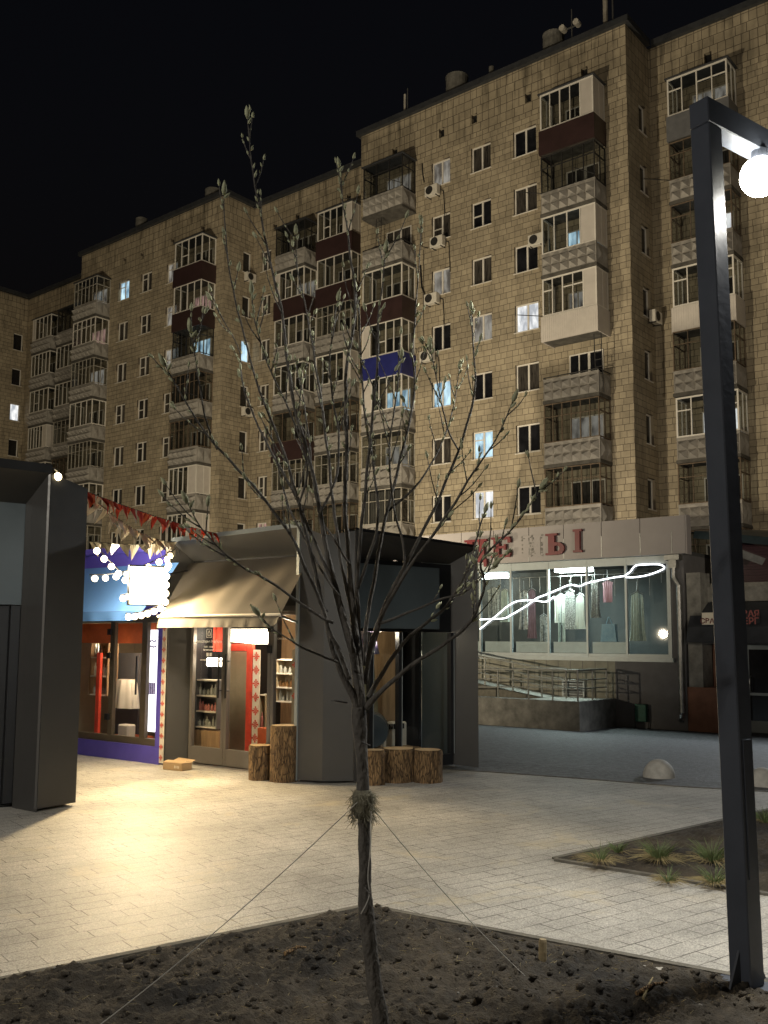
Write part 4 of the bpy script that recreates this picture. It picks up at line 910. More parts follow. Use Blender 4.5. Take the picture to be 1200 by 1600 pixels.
for dd_, xh in ((d1, xd[1] - .05), (d2, xd[1] + .09)):
    q = Mesh(K1); q.tube([(xh, DY - .09, .95), (xh, DY - .09, 1.55)], .014, 8); q.tube([(xh, DY - .09, 1.05), (xh, DY - .03, 1.05)], .011, 6); q.tube([(xh, DY - .09, 1.45), (xh, DY - .03, 1.45)], .011, 6); q.build('door_handle', M['black'], dd_)
q = Mesh(K1)
for z_ in (.35, 1.62, 1.9): q = Mesh(K1); q.box(xd[2] - .04, xd[2] + .03, DY - .06, DY - .031, z_ - .05, z_ + .05); q.build('hinge', M['black'], d2)
# window lettering on the left leaf
gx = (xd[0] + xd[1]) / 2 + .0
lm = mat('white_vinyl', (.75, .72, .66), .6, emit=(1, .95, .85), estr=.0)
q = Mesh(K1); z_ = 1.83; x_ = gx
for (a, b, c, d) in ((-.05, .05, .055, .062), (-.05, .05, -.062, -.055), (-.05, -.043, -.055, .055), (.043, .05, -.055, .055)): q.box(x_ + a, x_ + b, DY - .012, DY - .008, z_ + c, z_ + d)
q.tube([(x_ - .02, DY - .01, z_ - .035), (x_ - .022, DY - .01, z_), (x_, DY - .01, z_ + .04), (x_ + .022, DY - .01, z_), (x_ + .02, DY - .01, z_ - .035), (x_ - .02, DY - .01, z_ - .035)], .005, 5)
q.build('shop_emblem', lm, d1)
for txt, z_, s_ in (('♦ Дивногорье Ремёсла ♦', 1.715, .052), ('10:00 – 20:00', 1.64, .034), ('без выходных', 1.60, .03), ('сувениры ручной работы', 1.46, .026), ('на себя', 1.40, .024)):
    tm = text_mesh(txt, s_, K1 @ T(gx - .01, DY - .01, z_), .001, bold=.001); tm.build('window_lettering', lm, d1)
q = Mesh(K1)
for dx in (-.045, .02): q.box(gx + dx, gx + dx + .045, DY - .011, DY - .009, 1.51, 1.56)
q.build('payment_symbol', lm, d1)
tm = text_mesh('САМЫЕ ЖИВЫЕ ПОДАРКИ', .032, K1 @ T((xd[2] + xd[3])/2, DY - .01, 1.76), .001); tm.build('window_lettering', lm, d3)
tm = text_mesh('З', .09, K1 @ T(xd[3] - .1, DY - .01, 1.68), .001); tm.build('window_lettering', lm, d3)
# interior of kiosk
depth = 2.3
def pxbox(q, Mx, px0, px1, pyt, pyb, y, dy, xmin=-.055):
    a = onp(Mx, px0, (pyt + pyb) / 2, y)[0]; b = onp(Mx, px1, (pyt + pyb) / 2, y)[0]; xm = (px0 + px1) / 2
    z1 = onp(Mx, xm, pyt, y)[1]; z0 = max(onp(Mx, xm, pyb, y)[1], .065); a = max(a, xmin); q.box(a, max(b, a + .02), y, y + dy, z0, z1); return a, b, z0, z1
q = Mesh(K1); q.box(-.055, 2.35, DY + .1, depth, .03, .06); q.build('floor', mat('kiosk_floor', (.26, .12, .08), .5, var=.2), kc)
q = Mesh(K1); q.box(-.055, 2.1, depth, depth + .04, .06, 2.9); q.build('back_wall', M['inwood'], kc)
q = Mesh(K1); q.box(-.09, -.056, DY + .03, depth, .03, 2.95); q.build('side_wall', M['inwall'], kc)
q = Mesh(K1); q.box(-.055, 2.35, DY + .07, depth, 2.55, 2.6); q.build('ceiling', M['inwall'], kc)
q = Mesh(K1); pxbox(q, K1, 384, 393, 1006, 1180, 1.0, .05); a_ = pxbox(q, K1, 357, 383.5, 1006, 1017, 1.0, .05, -.05); q.build('red_door_frame', M['redc'], kc)
q = Mesh(K1); pxbox(q, K1, 357, 384, 1018, 1182, 1.08, .03); q.build('inner_door', M['inwall'], kc)
def towel(Mx, x0, x1, y, z0, z1, parent, n=8, name='embroidered_strip', back='fwhite'):
    q = Mesh(Mx); q.box(x0, x1, y, y + .012, z0, z1); c = (x0 + x1) / 2; w = (x1 - x0) * .42
    for i in range(n):
        z_ = z0 + (z1 - z0) * (i + .5) / n; r_ = min(w, (z1 - z0) / n * .42)
        for k in range(8):
            a = k * math.pi / 4; rr_ = r_ * (1 if k % 2 == 0 else .75)
            q.quad((c, y - .004, z_), (c + rr_ * math.cos(a - .25), y - .004, z_ + rr_ * math.sin(a - .25)), (c + rr_ * 1.15 * math.cos(a), y - .004, z_ + rr_ * 1.15 * math.sin(a)), (c + rr_ * math.cos(a + .25), y - .004, z_ + rr_ * math.sin(a + .25)))
    return q.build(name, M[back], parent, mat2=M['redc'], from_face=6)
xa = onp(K1, 394, 1100, 1.0)[0]; xb_ = onp(K1, 405, 1100, 1.0)[0]; towel(K1, xa, xb_, 1.0, .25, 1.6, kc, 7)
xa = onp(K1, 456, 1060, .5)[0]; xb_ = onp(K1, 468, 1060, .5)[0]; towel(K1, xa, xb_, .5, .4, 1.62, kc, 3, 'flower_decal', 'inwall')
def shelf(Mx, name, x0, x1, y0, y1, z0, z1, n, m_, label, seed, cols):
    r = thing(name, label, 'shelf', Mx @ T((x0+x1)/2, (y0+y1)/2, z0)); q = Mesh(Mx)
    q.box(x0, x0 + .02, y0, y1, z0, z1); q.box(x1 - .02, x1, y0, y1, z0, z1); q.box(x0 + .02, x1 - .02, y1 - .015, y1, z0, z1); q.build('frame', M[m_], r)
    q = Mesh(Mx); rr = random.Random(seed)
    for i in range(n + 1): z_ = z0 + (z1 - z0 - .02) * i / n; q.box(x0 + .021, x1 - .021, y0 + .002, y1 - .016, z_, z_ + .02)
    q.build('shelf_board', M['fwhite'] if m_ != 'fwhite' else M['acw'], r)
    for i in range(n):
        z_ = z0 + (z1 - z0 - .02) * i / n + .021; x = x0 + .05; gap = (z1 - z0) / n
        while x < x1 - .04:
            h_ = gap * rr.uniform(.35, .75); w_ = rr.uniform(.016, .026); q = Mesh(Mx)
            q.tube([(x, (y0+y1)/2 - .03, z_), (x, (y0+y1)/2 - .03, z_ + h_*.7), (x, (y0+y1)/2 - .03, z_ + h_*.75), (x, (y0+y1)/2 - .03, z_ + h_)], [w_, w_, w_*.4, w_*.4], 8); x += rr.uniform(.055, .09)
            o = q.build('bottle', cols[i % len(cols)]); tag(o, 'small bottle on the ' + label.replace(' inside the blue kiosk', ' of the blue kiosk'), 'bottle', 'bottles on the ' + label)
    return r
bm1 = mat('bottle_glass_clear', (.35, .36, .33), .15, spec=.8); bm2 = mat('bottle_amber', (.22, .12, .05), .15, spec=.8); bm3 = mat('jar_pink', (.5, .2, .18), .3)
def pshelf(px0, px1, pyt, pyb, y, dy, n, m_, label, seed, cols):
    a = max(onp(K1, px0, pyt, y)[0], -.05); b = onp(K1, px1, pyt, y)[0]; xm = (px0 + px1) / 2
    return shelf(K1, 'display_shelf', a, b, y, y + dy, onp(K1, xm, pyb, y)[1], onp(K1, xm, pyt, y)[1], n, m_, label, seed, cols)
pshelf(306, 340, 1062, 1138, .52, .16, 3, 'grey', 'small grey cabinet behind the left door leaf', 1, [bm1, bm3, bm1])
pshelf(430, 470, 1030, 1098, 1.0, .2, 3, 'inwall', 'pale shelves behind the narrow side light', 2, [bm1, bm2, bm1])
pshelf(404, 416, 1085, 1140, 1.05, .12, 1, 'inwall', 'narrow ledge beside the red inner frame', 3, [bm3])
q = Mesh(K1); pxbox(q, K1, 303, 342, 1142, 1172, .50, .2); ct = q.build('shop_counter', M['inwood']); tag(ct, 'timber counter under the grey cabinet', 'counter')
q = Mesh(K1); pxbox(q, K1, 402, 470, 1140, 1190, .85, .2); ct = q.build('shop_counter', M['orange']); tag(ct, 'orange brown counter at the right inside the corner kiosk', 'counter')
q = Mesh(K1); N = 10; xa = onp(K1, 333, 1000, .62)[0]; xb_ = onp(K1, 350, 1000, .62)[0]; za = onp(K1, 341, 978, .62)[1]; zb = onp(K1, 341, 1018, .62)[1]
for i in range(N):
    c0 = xa + (xb_ - xa) * i / N; c1 = xa + (xb_ - xa) * (i + 1) / N; q.quad((c0, .62 + .012 * (i % 2), zb), (c1, .62 + .012 * ((i+1) % 2), zb), (c1, .62 + .012 * ((i+1) % 2), za), (c0, .62 + .012 * (i % 2), za))
ct = q.build('hanging_cloth', M['redc']); tag(ct, 'bright red cloth hanging behind the left door leaf', 'cloth')
q = Mesh(K1); pxbox(q, K1, 306, 332, 975, 1060, .75, .02); q.build('dark_panel', M['kioskd'], kc)
a_ = onp(K1, 360, 985, .95)[0]; b_ = onp(K1, 408, 985, .95)[0]; z1_ = onp(K1, 384, 983, .95)[1]; z0_ = onp(K1, 384, 1006, .95)[1]
q = Mesh(K1); q.extr([(a_ + .02, z0_ + .03), (b_ - .12, z0_), (b_, z1_), (a_, z1_)], .95, 1.25); q.build('ceiling_lamp', M['lampw'], kc)
xa = onp(K1, 330, 1033, .55)[0]; xb_ = onp(K1, 348, 1033, .55)[0]; za = onp(K1, 339, 1028, .55)[1]; zb = onp(K1, 339, 1041, .55)[1]
cl = thing('pendant_lamp', 'small glowing cube pendant behind the left door leaf', 'lamp', K1 @ T(xa, .5, zb)); q = Mesh(K1); q.box(xa, xb_, .45, .60, zb, za); q.build('lamp_shade', M['lampw'], cl, bevel=.015); q = Mesh(K1); q.tube([((xa+xb_)/2, .52, za), ((xa+xb_)/2, .52, 2.55)], .005, 5); q.build('cord', M['black'], cl)
for (lx, ly, lz, en) in ((1.5, .8, 1.7, 42), (.3, .42, 1.75, 6)):
    ld = bpy.data.lights.new('kiosk_lamp', 'POINT'); ld.energy = en; ld.shadow_soft_size = .06; ld.color = (1, .84, .62); lo = bpy.data.objects.new('kiosk_lamp', ld); COL.objects.link(lo); lo.location = K1 @ Vector((lx, ly, lz))
# awning
aw = kc
ax0, az0 = onp(K1, 247, 967, -.62); ax1, az1 = onp(K1, 437, 953, -.62)
zf = (az0 + az1) / 2
q = Mesh(K1); N = 40; KK = 10; gr = {}
for i in range(N + 1):
    for j in range(KK + 1):
        t = j / KK; xt = xi0 * .6 + (L1 - .06 - xi0*.6) * i / N; xb = ax0 + .02 + (ax1 - ax0) * i / N
        x = xt + (xb - xt) * t; y = RD * .85 + (-.62 - RD*.85) * t; z = zi - .03 + (zf - zi + .03) * t + .008 * math.sin(i * .9 + j * .5) * math.sin(math.pi * t) - .02 * math.sin(math.pi * t)
        gr[i, j] = q.pt((x, y, z))
for i in range(N):
    for j in range(KK): q.f.append([gr[i, j], gr[i+1, j], gr[i+1, j+1], gr[i, j+1]])
awn = q.build('awning', M['awn'], kc, smooth=True)
q = Mesh(K1); N = 60; gr = {}
for i in range(N + 1):
    x = ax0 + .02 + (ax1 - ax0 + .0) * i / N
    hh = .13 if i < N - 5 else .13 * math.sqrt(max(0, 1 - ((i - (N - 5)) / 5) ** 2))
    for j in range(4): gr[i, j] = q.pt((x, -.62 - .012 * j - .006 * math.sin(i * 1.05 + math.sin(i * .7)) * j / 3, zf - .03 - hh * j / 3))
for i in range(N):
    for j in range(3): q.f.append([gr[i, j], gr[i+1, j], gr[i+1, j+1], gr[i, j+1]])
q.build('valance', M['awn'], awn, smooth=True)
q = Mesh(K1); q.tube([(ax0, -.62, zf - .012), (ax1 + .02, -.62, zf - .012)], .018, 8); q.build('front_bar', M['fwhite'], awn)
q = Mesh(K1); q.tube([(ax1 - .03, -.6, zf - .02), (L1 - .1, .2, zf - .12)], .014, 6); q.tube([(ax0 + .1, -.6, zf - .02), (xi0, .3, zf - .12)], .014, 6); q.build('folding_arm', M['black'], awn)
# portal two (display window)
q = Mesh(K2); zi2 = 2.82; e0, e1 = .06, onp(K2, 702, 1000, .4)[0]
q.quad((0, 0, HK), (e0, .4, zi2), (e1, .4, zi2), (L2, 0, HK - .09)); q.quad((L2, 0, HK - .09), (e1, .4, zi2), (e1, .4, .05), (L2, 0, .03)); q.quad((0, 0, .03), (e0, .4, .05), (e0, .4, zi2), (0, 0, HK))
q.build('portal', M['kiosk'], kc)
q = Mesh(K2); q.quad((0, -.006, HK), (L2, -.006, HK - .09), (L2, -.006, HK - .05), (0, -.006, HK + .04)); q.quad((0, -.006, HK + .04), (L2, -.006, HK - .05), (L2, .4, HK - .05), (0, .4, HK + .04)); q.build('roof_lip', M['kioskd'], kc)
q = Mesh(K2); q.prism([(L2, 0), (L2 + .09, .12), (L2 + .09, 1.2), (L2, 1.2)], .03, HK - .1); q.build('side_panel', M['sign'], kc)
sx0, _ = onp(K2, 575, 900, .3); sx1, _ = onp(K2, 684, 900, .3)
q = Mesh(K2); q.box(.08, sx1, .26, .3, 1.90, 2.74); q.build('sign_board', M['sign'], kc, bevel=.006)
q = Mesh(K2); q.box(e0, e1, .37, .42, 1.86, zi2 - .01); q.build('upper_panel', M['kioskd'], kc)
mx = [e0, .5, .98, e1 - .02]
q = Mesh(K2)
for x in mx: q.box(x - .02, x + .03, .32, .40, .2, 1.855)
q.box(e0 - .02, e1, .33, .41, .05, .199); q.build('window_frame', M['kioskd'], kc)
for x in mx[1:]: q = Mesh(K2); q.box(x + .031, x + .04, .315, .33, .2, 1.85); q.build('window_trim', M['alum'], kc)
for a, b in zip(mx[:-1], mx[1:]):
    q = Mesh(K2); q.quad((a + .03, .36, .2), (b - .02, .36, .2), (b - .02, .36, 1.85), (a + .03, .36, 1.85)); q.build('glass_pane', M['sglass'], kc)
# things in the display window
q = Mesh(K2); q.box(.02, L2 - .3, 1.3, 1.35, .05, 1.95); q.build('partition', M['inwood'], kc)
def drape(Mx, cx, cy, z1, z0, w0, w1, m_, label, name='hanging_cloth', n=26):
    q = Mesh(Mx); K = 8; gr = {}
    for j in range(K + 1):
        t = j / K; w = w0 + (w1 - w0) * t ** .7
        for i in range(n + 1):
            a = 2 * math.pi * i / n; r_ = w / 2 * (1 + .16 * math.sin(a * 7))
            gr[i, j] = q.pt((cx + r_ * math.cos(a), cy + r_ * .5 * math.sin(a), z1 + (z0 - z1) * t))
    for i in range(n):
        for j in range(K): q.f.append([gr[i, j], gr[i+1, j], gr[i+1, j+1], gr[i, j+1]])
    o = q.build(name, m_, smooth=True); return tag(o, label, 'cloth')
drape(K2, .78, .8, 1.55, .42, .16, .42, mat('ochre_linen', (.26, .22, .13), .9, var=.2, vscale=9), 'ochre linen folds hanging in the display window')
hb = thing('paper_lampshade', 'white and violet printed paper cone in the display window', 'lampshade', K2 @ T(.74, .75, 1.4)); q = Mesh(K2); q.tube([(.74, .72, 1.56), (.74, .72, 1.88)], [.16, .09], 16); q.build('cone', mat('violet_print', (.16, .1, .38), .8, col2=(.5, .48, .6), vscale=14), hb, smooth=True)
tm = text_mesh('Я', .15, K2 @ T(.72, .60, 1.72), .002, bold=.006); tm.build('lettering', lm, hb)
q = Mesh(K2); q.box(1.1, 1.5, .8, 1.0, .25, .62); ht = thing('panel_heater', 'white panel heater standing behind the display glass', 'heater', K2 @ T(1.3, .9, .1)); q.build('casing', M['acw'], ht, bevel=.02)
q = Mesh(K2)
for i in range(8): q.box(1.13 + .04 * i, 1.155 + .04 * i, .79, .799, .53, .6)
q.build('grille', M['black'], ht)
q = Mesh(K2); q.box(1.12, 1.16, .82, .98, .06, .249); q.box(1.44, 1.48, .82, .98, .06, .249); q.build('foot', M['black'], ht)
rd = thing('round_drum', 'round wooden drum shape leaning low in the display window', 'drum', K2 @ T(.75, .62, .35)); q = Mesh(K2); q.tube([(.70, .58, .55), (.76, .66, .56)], .22, 28); q.build('skin', mat('drum_skin', (.08, .10, .12), .3, var=.3), rd); q = Mesh(K2); q.tube([(.73, .62, .55), (.80, .71, .57)], .235, 28); q.build('hoop', M['steel'], rd)
q = Mesh(K2); q.box(.05, 1.5, .5, 1.25, .05, .3); q.build('display_plinth', M['inwood'], kc)
ld = bpy.data.lights.new('display_lamp', 'POINT'); ld.energy = 13; ld.shadow_soft_size = .06; ld.color = (1, .85, .6); lo = bpy.data.objects.new('display_lamp', ld); COL.objects.link(lo); lo.location = K2 @ Vector((.8, .55, 1.83))
# roof and hidden sides
bkc = W1(.3, 2.75)
bc = Vector((P0.x, P0.y, 0)) + (K1.to_3x3() @ Vector((.25, 2.6, 0)))
q = Mesh(); q.prism([W1(.02, .26), W1(L1 - .1, .26), W2(.1, .42), W2(L2 - .02, .42), W2(L2 - .02, 2.3), W1(.02, 2.6)], 2.97, 3.03); q.build('roof', M['kioskd'], kc)
q = Mesh(); q.prism([W1(0, .36), W1(-.03, .36), W1(-.03, 2.6), W1(0, 2.6)], .03, 2.96); q.prism([W1(0, 2.6), W1(0, 2.56), W2(L2 - .03, 2.26), W2(L2 - .03, 2.3)], .03, 2.96); q.prism([W2(L2, 1.21), W2(L2 - .04, 1.21), W2(L2 - .04, 2.3), W2(L2, 2.3)], .03, 2.96); q.build('outer_wall', M['kioskd'], kc)

# ---- blue kiosk, same row
kb = thing('kiosk', 'violet blue kiosk with light blue awning and bright floodlit front', 'kiosk', K1 @ T(-1.5, 0, 0))
def bx1(px, py, y=0): return onp(K1, px, py, y)
xb0 = -3.3; xcol = -.28
towel(K1, -.095, -.012, -.035, .03, 2.12, kb, 14, 'portal_ornament_strip')
q = Mesh(K1); q.box(-.185, -.097, -.04, .28, .0, 2.35); q.build('corner_post', M['kblue'], kb)
q = Mesh(K1); q.box(xb0, -.186, -.02, .12, .0, .24); q.build('plinth', M['kblue'], kb)
q = Mesh(K1); q.box(xb0, -.10, -.02, .10, 2.36, 3.0); q.box(xb0, -.19, -.018, .098, 2.08, 2.359); q.build('header_panel', M['kblue'], kb)
q = Mesh(K1); q.box(xb0, -.03, -.25, .28, 3.0, 3.08); q.box(xb0, -.10, .3, 2.4, 2.98, 3.03); q.build('roof', M['kblue'], kb)
xb = [-3.2, -2.5, bx1(168, 1100)[0], bx1(222, 1100)[0], -.19]
fmb = mat('bronze_door_frame', (.13, .105, .075), .45, .3, var=.08)
q = Mesh(K1)
for x in xb[:-1]: q.box(x, x + .055, .01, .07, .241, 2.08)
q.box(xb[2] + .056, xb[2] + .1, .012, .069, .34, 1.99); q.box(xb[3] - .06, xb[3] - .001, .012, .069, .34, 1.99)
q.box(xb0, -.188, .012, .07, 1.99, 2.078); q.box(xb0, -.188, .012, .07, .242, .34); q.build('door_frame', fmb, kb)
for a, b in zip(xb[:-1], xb[1:]):
    q = Mesh(K1); q.quad((a + .05, .04, .33), (b, .04, .33), (b, .04, 2.0), (a + .05, .04, 2.0)); q.build('glass_pane', M['kglass'], kb)
q = Mesh(K1); q.tube([(xb[3] - .09, -.05, .95), (xb[3] - .09, -.05, 1.5)], .014, 8); q.build('door_handle', M['black'], kb)
for z_ in (.6, 1.5, 1.85): q = Mesh(K1); q.box(xb[2] - .03, xb[2] + .05, -.03, .009, z_ - .045, z_ + .045); q.build('hinge', M['black'], kb)
q = Mesh(K1); q.box(xb0, -.13, 2.0, 2.05, .0, 2.95); q.box(-.118, -.106, .30, 2.4, 0, 2.95); q.box(xb0 - .05, xb0, 0, 2.4, 0, 3.0); q.build('inner_wall', M['inwall'], kb)
q = Mesh(K1); q.box(xb0, -.13, .13, 2.0, .02, .05); q.build('floor', M['inwall'], kb)
q = Mesh(K1); q.box(xb[1], -.62, .25, .28, 1.68, 1.98); q.build('valance_banner', M['orange'], kb)
q = Mesh(K1); pxbox(q, K1, 149, 154, 1020, 1165, .45, .05, -9); q.build('red_upright', M['redc'], kb)
q = Mesh(K1); pxbox(q, K1, 143, 165, 1150, 1172, .5, .3, -9); pxbox(q, K1, 172, 215, 1150, 1172, .62, .3, -9); q.build('red_plinth', M['orange'], kb)
q = Mesh(K1); pxbox(q, K1, 174, 216, 1020, 1150, .95, .04, -9); q.build('dark_backboard', M['grey'], kb)
a = onp(K1, 140, 1050, .5)[0]; b = onp(K1, 168, 1050, .5)[0]; shelf(K1, 'display_shelf', a, b, .5, .7, .85, 1.75, 3, 'inwood', 'wooden wall shelves at the left inside the blue kiosk', 4, [bm1, M['fwhite'], bm2])
c_x = onp(K1, 193, 1095, .55)[0]
drape(K1, c_x, .6, 1.12, .68, .36, .52, M['fwhite'], 'bundle of white cloth draped inside the blue kiosk door')
q = Mesh(K1); pxbox(q, K1, 183, 199, 1132, 1172, .40, .16, -9); pc = q.build('white_canister', M['fwhite'], bevel=.02); tag(pc, 'white upright box standing on the blue kiosk floor', 'box')
cx0, cx1 = onp(K1, 226, 1080, .14)[0], onp(K1, 247, 1080, .14)[0]
fz = thing('display_cabinet', 'brightly lit white display cabinet at the right of the blue kiosk', 'cabinet', K1 @ T(cx0, .15, .3)); q = Mesh(K1); q.box(cx0, cx1, .15, .19, .42, 1.88)
q.build('light_panel', mat('backlit_panel', (1, 1, 1), .4, emit=(.92, .94, 1), estr=2.4), fz)
q = Mesh(K1); rr = random.Random(9)
for z_ in (1.72, 1.64):
    for i in range(6): x = cx0 + .02 + i * .04; q.ball((x, .135, z_ + rr.uniform(-.01, .01)), .014, 8, 6)
for i in range(6): x = cx0 + .01 + i * .04; q.box(x, x + .016, .13, .148, .95, 1.12)
q.build('goods', mat('violet_goods', (.14, .09, .2), .5, var=.5, vscale=30), fz)
# blue awning
q = Mesh(K1); N = 30; KK = 8; gr = {}; zfb = 2.13
bxr = bx1(222, 960, -.55)[0]
for i in range(N + 1):
    for j in range(KK + 1):
        t = j / KK; x = (xb0 + .1) + (bxr - .0 - xb0 - .1) * i / N + .12 * (1 - t) * (i / N)
        gr[i, j] = q.pt((x, -.03 - .52 * t, 2.82 + (zfb - 2.82) * t - .03 * math.sin(math.pi * t)))
for i in range(N):
    for j in range(KK): q.f.append([gr[i, j], gr[i+1, j], gr[i+1, j+1], gr[i, j+1]])
ab = q.build('awning', M['awnb'], kb, smooth=True)
q = Mesh(K1); N = 40; gr = {}
for i in range(N + 1):
    x = (xb0 + .1) + (bxr - xb0 - .1) * i / N; hh = .13 if i < N - 3 else .13 * math.sqrt(max(0, 1 - ((i - N + 3) / 3) ** 2))
    for j in range(3): gr[i, j] = q.pt((x, -.55 - .01 * math.sin(i) * j, zfb - .003 - hh * j / 2))
for i in range(N):
    for j in range(2): q.f.append([gr[i, j], gr[i+1, j], gr[i+1, j+1], gr[i, j+1]])
q.build('valance', M['awnb'], ab, smooth=True)
ld = bpy.data.lights.new('kiosk_lamp', 'POINT'); ld.energy = 48; ld.shadow_soft_size = .06; ld.color = (1, .8, .55); lo = bpy.data.objects.new('kiosk_lamp', ld); COL.objects.link(lo); lo.location = K1 @ Vector((-1.3, .35, 1.62))

# ---- left kiosk at the frame edge
PL = gnd(57, 1270); PR = gnd(118, 1259)
K3 = frame((PL.x, PL.y), (.8, .6)); HL = 3.46
kl = thing('kiosk', 'large dark grey kiosk cut by the left frame edge', 'kiosk', K3)
pr = K3.inverted() @ Vector((PR.x, PR.y, 0))
q = Mesh(K3); q.prism([(0.004, 0), (pr.x, pr.y), (pr.x - .03, pr.y + .05), (-.03, 2.6), (-.1, 2.6), (-.115, .42), (-.02, .02)], .035, HL, tops=[3.47, 3.37, 3.37, 3.37, 3.37, 3.37, 3.47]); q.build('side_panel', M['kiosk'], kl)
q = Mesh(K3); ci = (-.12, .42)
q.quad((0, -.002, .0), (ci[0], ci[1], .0), (ci[0], ci[1], 3.18), (0, -.002, 3.47)); q.quad((0, -.002, 3.47), (ci[0], ci[1], 3.18), (-4.4, ci[1], 3.18), (-4.6, -.002, 3.52)); q.build('portal', M['kiosk'], kl)
q = Mesh(K3); q.quad((.01, -.008, 3.465), (-4.6, -.008, 3.515), (-4.6, -.008, 3.62), (.01, -.008, 3.56)); q.quad((.01, -.008, 3.56), (-4.6, -.008, 3.62), (-4.6, 2.5, 3.62), (.01, 2.5, 3.56)); q.build('roof_lip', M['kioskd'], kl)
q = Mesh(K3); q.box(-4.4, ci[0], ci[1] + .002, ci[1] + .06, 2.1, 3.178); q.build('sign_board', M['sign'], kl)
q = Mesh(K3); q.box(-4.4, ci[0] - .1, ci[1] + .05, ci[1] + .1, .05, 2.09); q.box(ci[0] - .1, ci[0], ci[1] + .01, ci[1] + .1, .05, 2.09); q.build('window_frame', M['kioskd'], kl)
q = Mesh(K3); q.box(-4.5, -.1, .5, 2.6, -.02, .03); q.box(-4.5, -.1, .5, 2.6, 3.2, 3.3); q.build('floor', M['kioskd'], kl)

# ================================================================== LOGS, BOX
def log(px, py, r_, h_, lab, seed):
    P = gnd(px, py - 3) if px < 900 else gnd(px, py); Ml = T(P.x, P.y, .004) @ Matrix.Rotation(seed, 4, 'Z'); r = thing('log_stump', lab, 'log', Ml, 'sawn logs standing round the corner kiosk')
    rr = random.Random(seed); q = Mesh(Ml); n = 40; K = 14; gr = {}; ph = [rr.uniform(0, 6) for _ in range(5)]
    for j in range(K + 1):
        for i in range(n):
            a = 2*math.pi*i/n; z_ = h_ * j / K
            rad = r_ * (1 + .045*math.sin(2*a+ph[0]) + .03*math.sin(3*a+ph[1]+z_*2) + .02*math.sin(9*a+ph[2]+z_*3) + .035*noise.noise(Vector((math.cos(a)*5, math.sin(a)*5, z_*3+seed))) + .03*noise.noise(Vector((math.cos(a)*16, math.sin(a)*16, z_*7+seed))))
            if j == K: rad *= .975
            gr[i, j] = q.pt((rad*math.cos(a), rad*math.sin(a), z_))
    for i in range(n):
        for j in range(K): q.f.append([gr[i, j], gr[(i+1)%n, j], gr[(i+1)%n, j+1], gr[i, j+1]])
    q.build('bark', M['bark'], r, smooth=True)
    q = Mesh(Ml); ring = [gr[i, K] for i in range(n)]; c0 = q.pt((0, 0, h_ + .002)); 
    rim = [q.pt(Ml.inverted() @ Vector(tuple((Ml @ Vector((r_*.93*math.cos(2*math.pi*i/n), r_*.93*math.sin(2*math.pi*i/n), h_ + .004)))))) for i in range(n)]
    for i in range(n): q.f.append([c0, rim[i], rim[(i+1)%n]])
    q.build('cut_face', M['logtop'], r)
log(406, 1221, .145, .42, 'short log left of the tall one beside the glass doors', 1)
log(443, 1224, .17, .68, 'tallest log, pale bark, against the kiosk corner', 2)
log(668, 1225, .175, .39, 'rightmost log in front of the display window', 3)
log(622, 1224, .20, .40, 'broad dark log between two others under the display window', 4)
log(585, 1229, .13, .41, 'narrow log right behind the tree trunk', 5)
log(583, 1204, .10, .48, 'small log at the back, its top showing over the narrow one', 6)
P = gnd(277, 1203); Mc = T(P.x, P.y, .006) @ Matrix.Rotation(-.55, 4, 'Z'); bxk = thing('cardboard_box', 'flat brown cardboard box on the paving by the doors', 'box', Mc)
q = Mesh(Mc); q.box(-.17, .17, -.1, .1, 0, .10); q.build('carton', M['card'], bxk, bevel=.004)
q = Mesh(Mc); q.quad((-.17, -.1, .102), (.17, -.1, .102), (.18, -.02, .125), (-.16, -.02, .12)); q.quad((-.17, .1, .102), (.17, .1, .102), (.16, .18, .12), (-.15, .18, .13)); q.build('flap', M['card'], bxk)
q = Mesh(Mc); 
for i in range(4): q.box(.04 + .025*i, .05 + .025*i, -.104, -.1015, .03, .065)
q.build('printing', M['fwhite'], bxk)

# ================================================================== BUNTING AND STRING LIGHTS
def garland(p0, p1, sag, n, mats_, label, size=.13, seed=0, bulbs=False, cordm='black'):
    p0 = Vector(p0); p1 = Vector(p1); r = thing('bulb_garland' if bulbs else 'bunting', label, 'string lights' if bulbs else 'bunting', T(*p0)); rr = random.Random(seed)
    def at_(t): p = p0.lerp(p1, t); p.z -= sag * 4 * t * (1 - t); return p
    q = Mesh(); q.tube([at_(i/20) for i in range(21)], .008 if bulbs else .006, 5); q.build('cord', M[cordm], r)
    d = (p1 - p0); d.z = 0; d.normalize(); nn = Vector((-d.y, d.x, 0))
    for i in range(n):
        t = (i + .5) / n; p = at_(t)
        if bulbs:
            q = Mesh(); q.ball(tuple(p - Vector((0, 0, .05))), size, 12, 8); q.build('bulb', M[mats_[0]], r, smooth=True)
            q = Mesh(); q.tube([p, p - Vector((0, 0, .04))], .014, 6); q.build('socket', M['black'], r)
        else:
            q = Mesh(); w = size * .9; a = rr.uniform(-.9, .9); out = nn * math.sin(a) * size + Vector((0, 0, -math.cos(a) * size * 1.2)); gr = []
            for k in range(5):
                u_ = k / 4 - .5; gr.append(q.pt(p + d * u_ * w + nn * .012 * math.sin(k * 2 + i)))
            mid = [q.pt(p + d * (k / 2 - .5) * w * .5 + out * .5 + nn * rr.uniform(-.03, .03)) for k in range(3)]; tip = q.pt(p + out + d * rr.uniform(-.03, .03))
            q.f += [[gr[0], gr[1], mid[0]], [gr[1], gr[2], mid[1], mid[0]], [gr[2], gr[3], mid[2], mid[1]], [gr[3], gr[4], mid[2]], [mid[0], mid[1], tip], [mid[1], mid[2], tip]]
            q.build('flag', M[mats_[i % len(mats_)]], r)
    return r
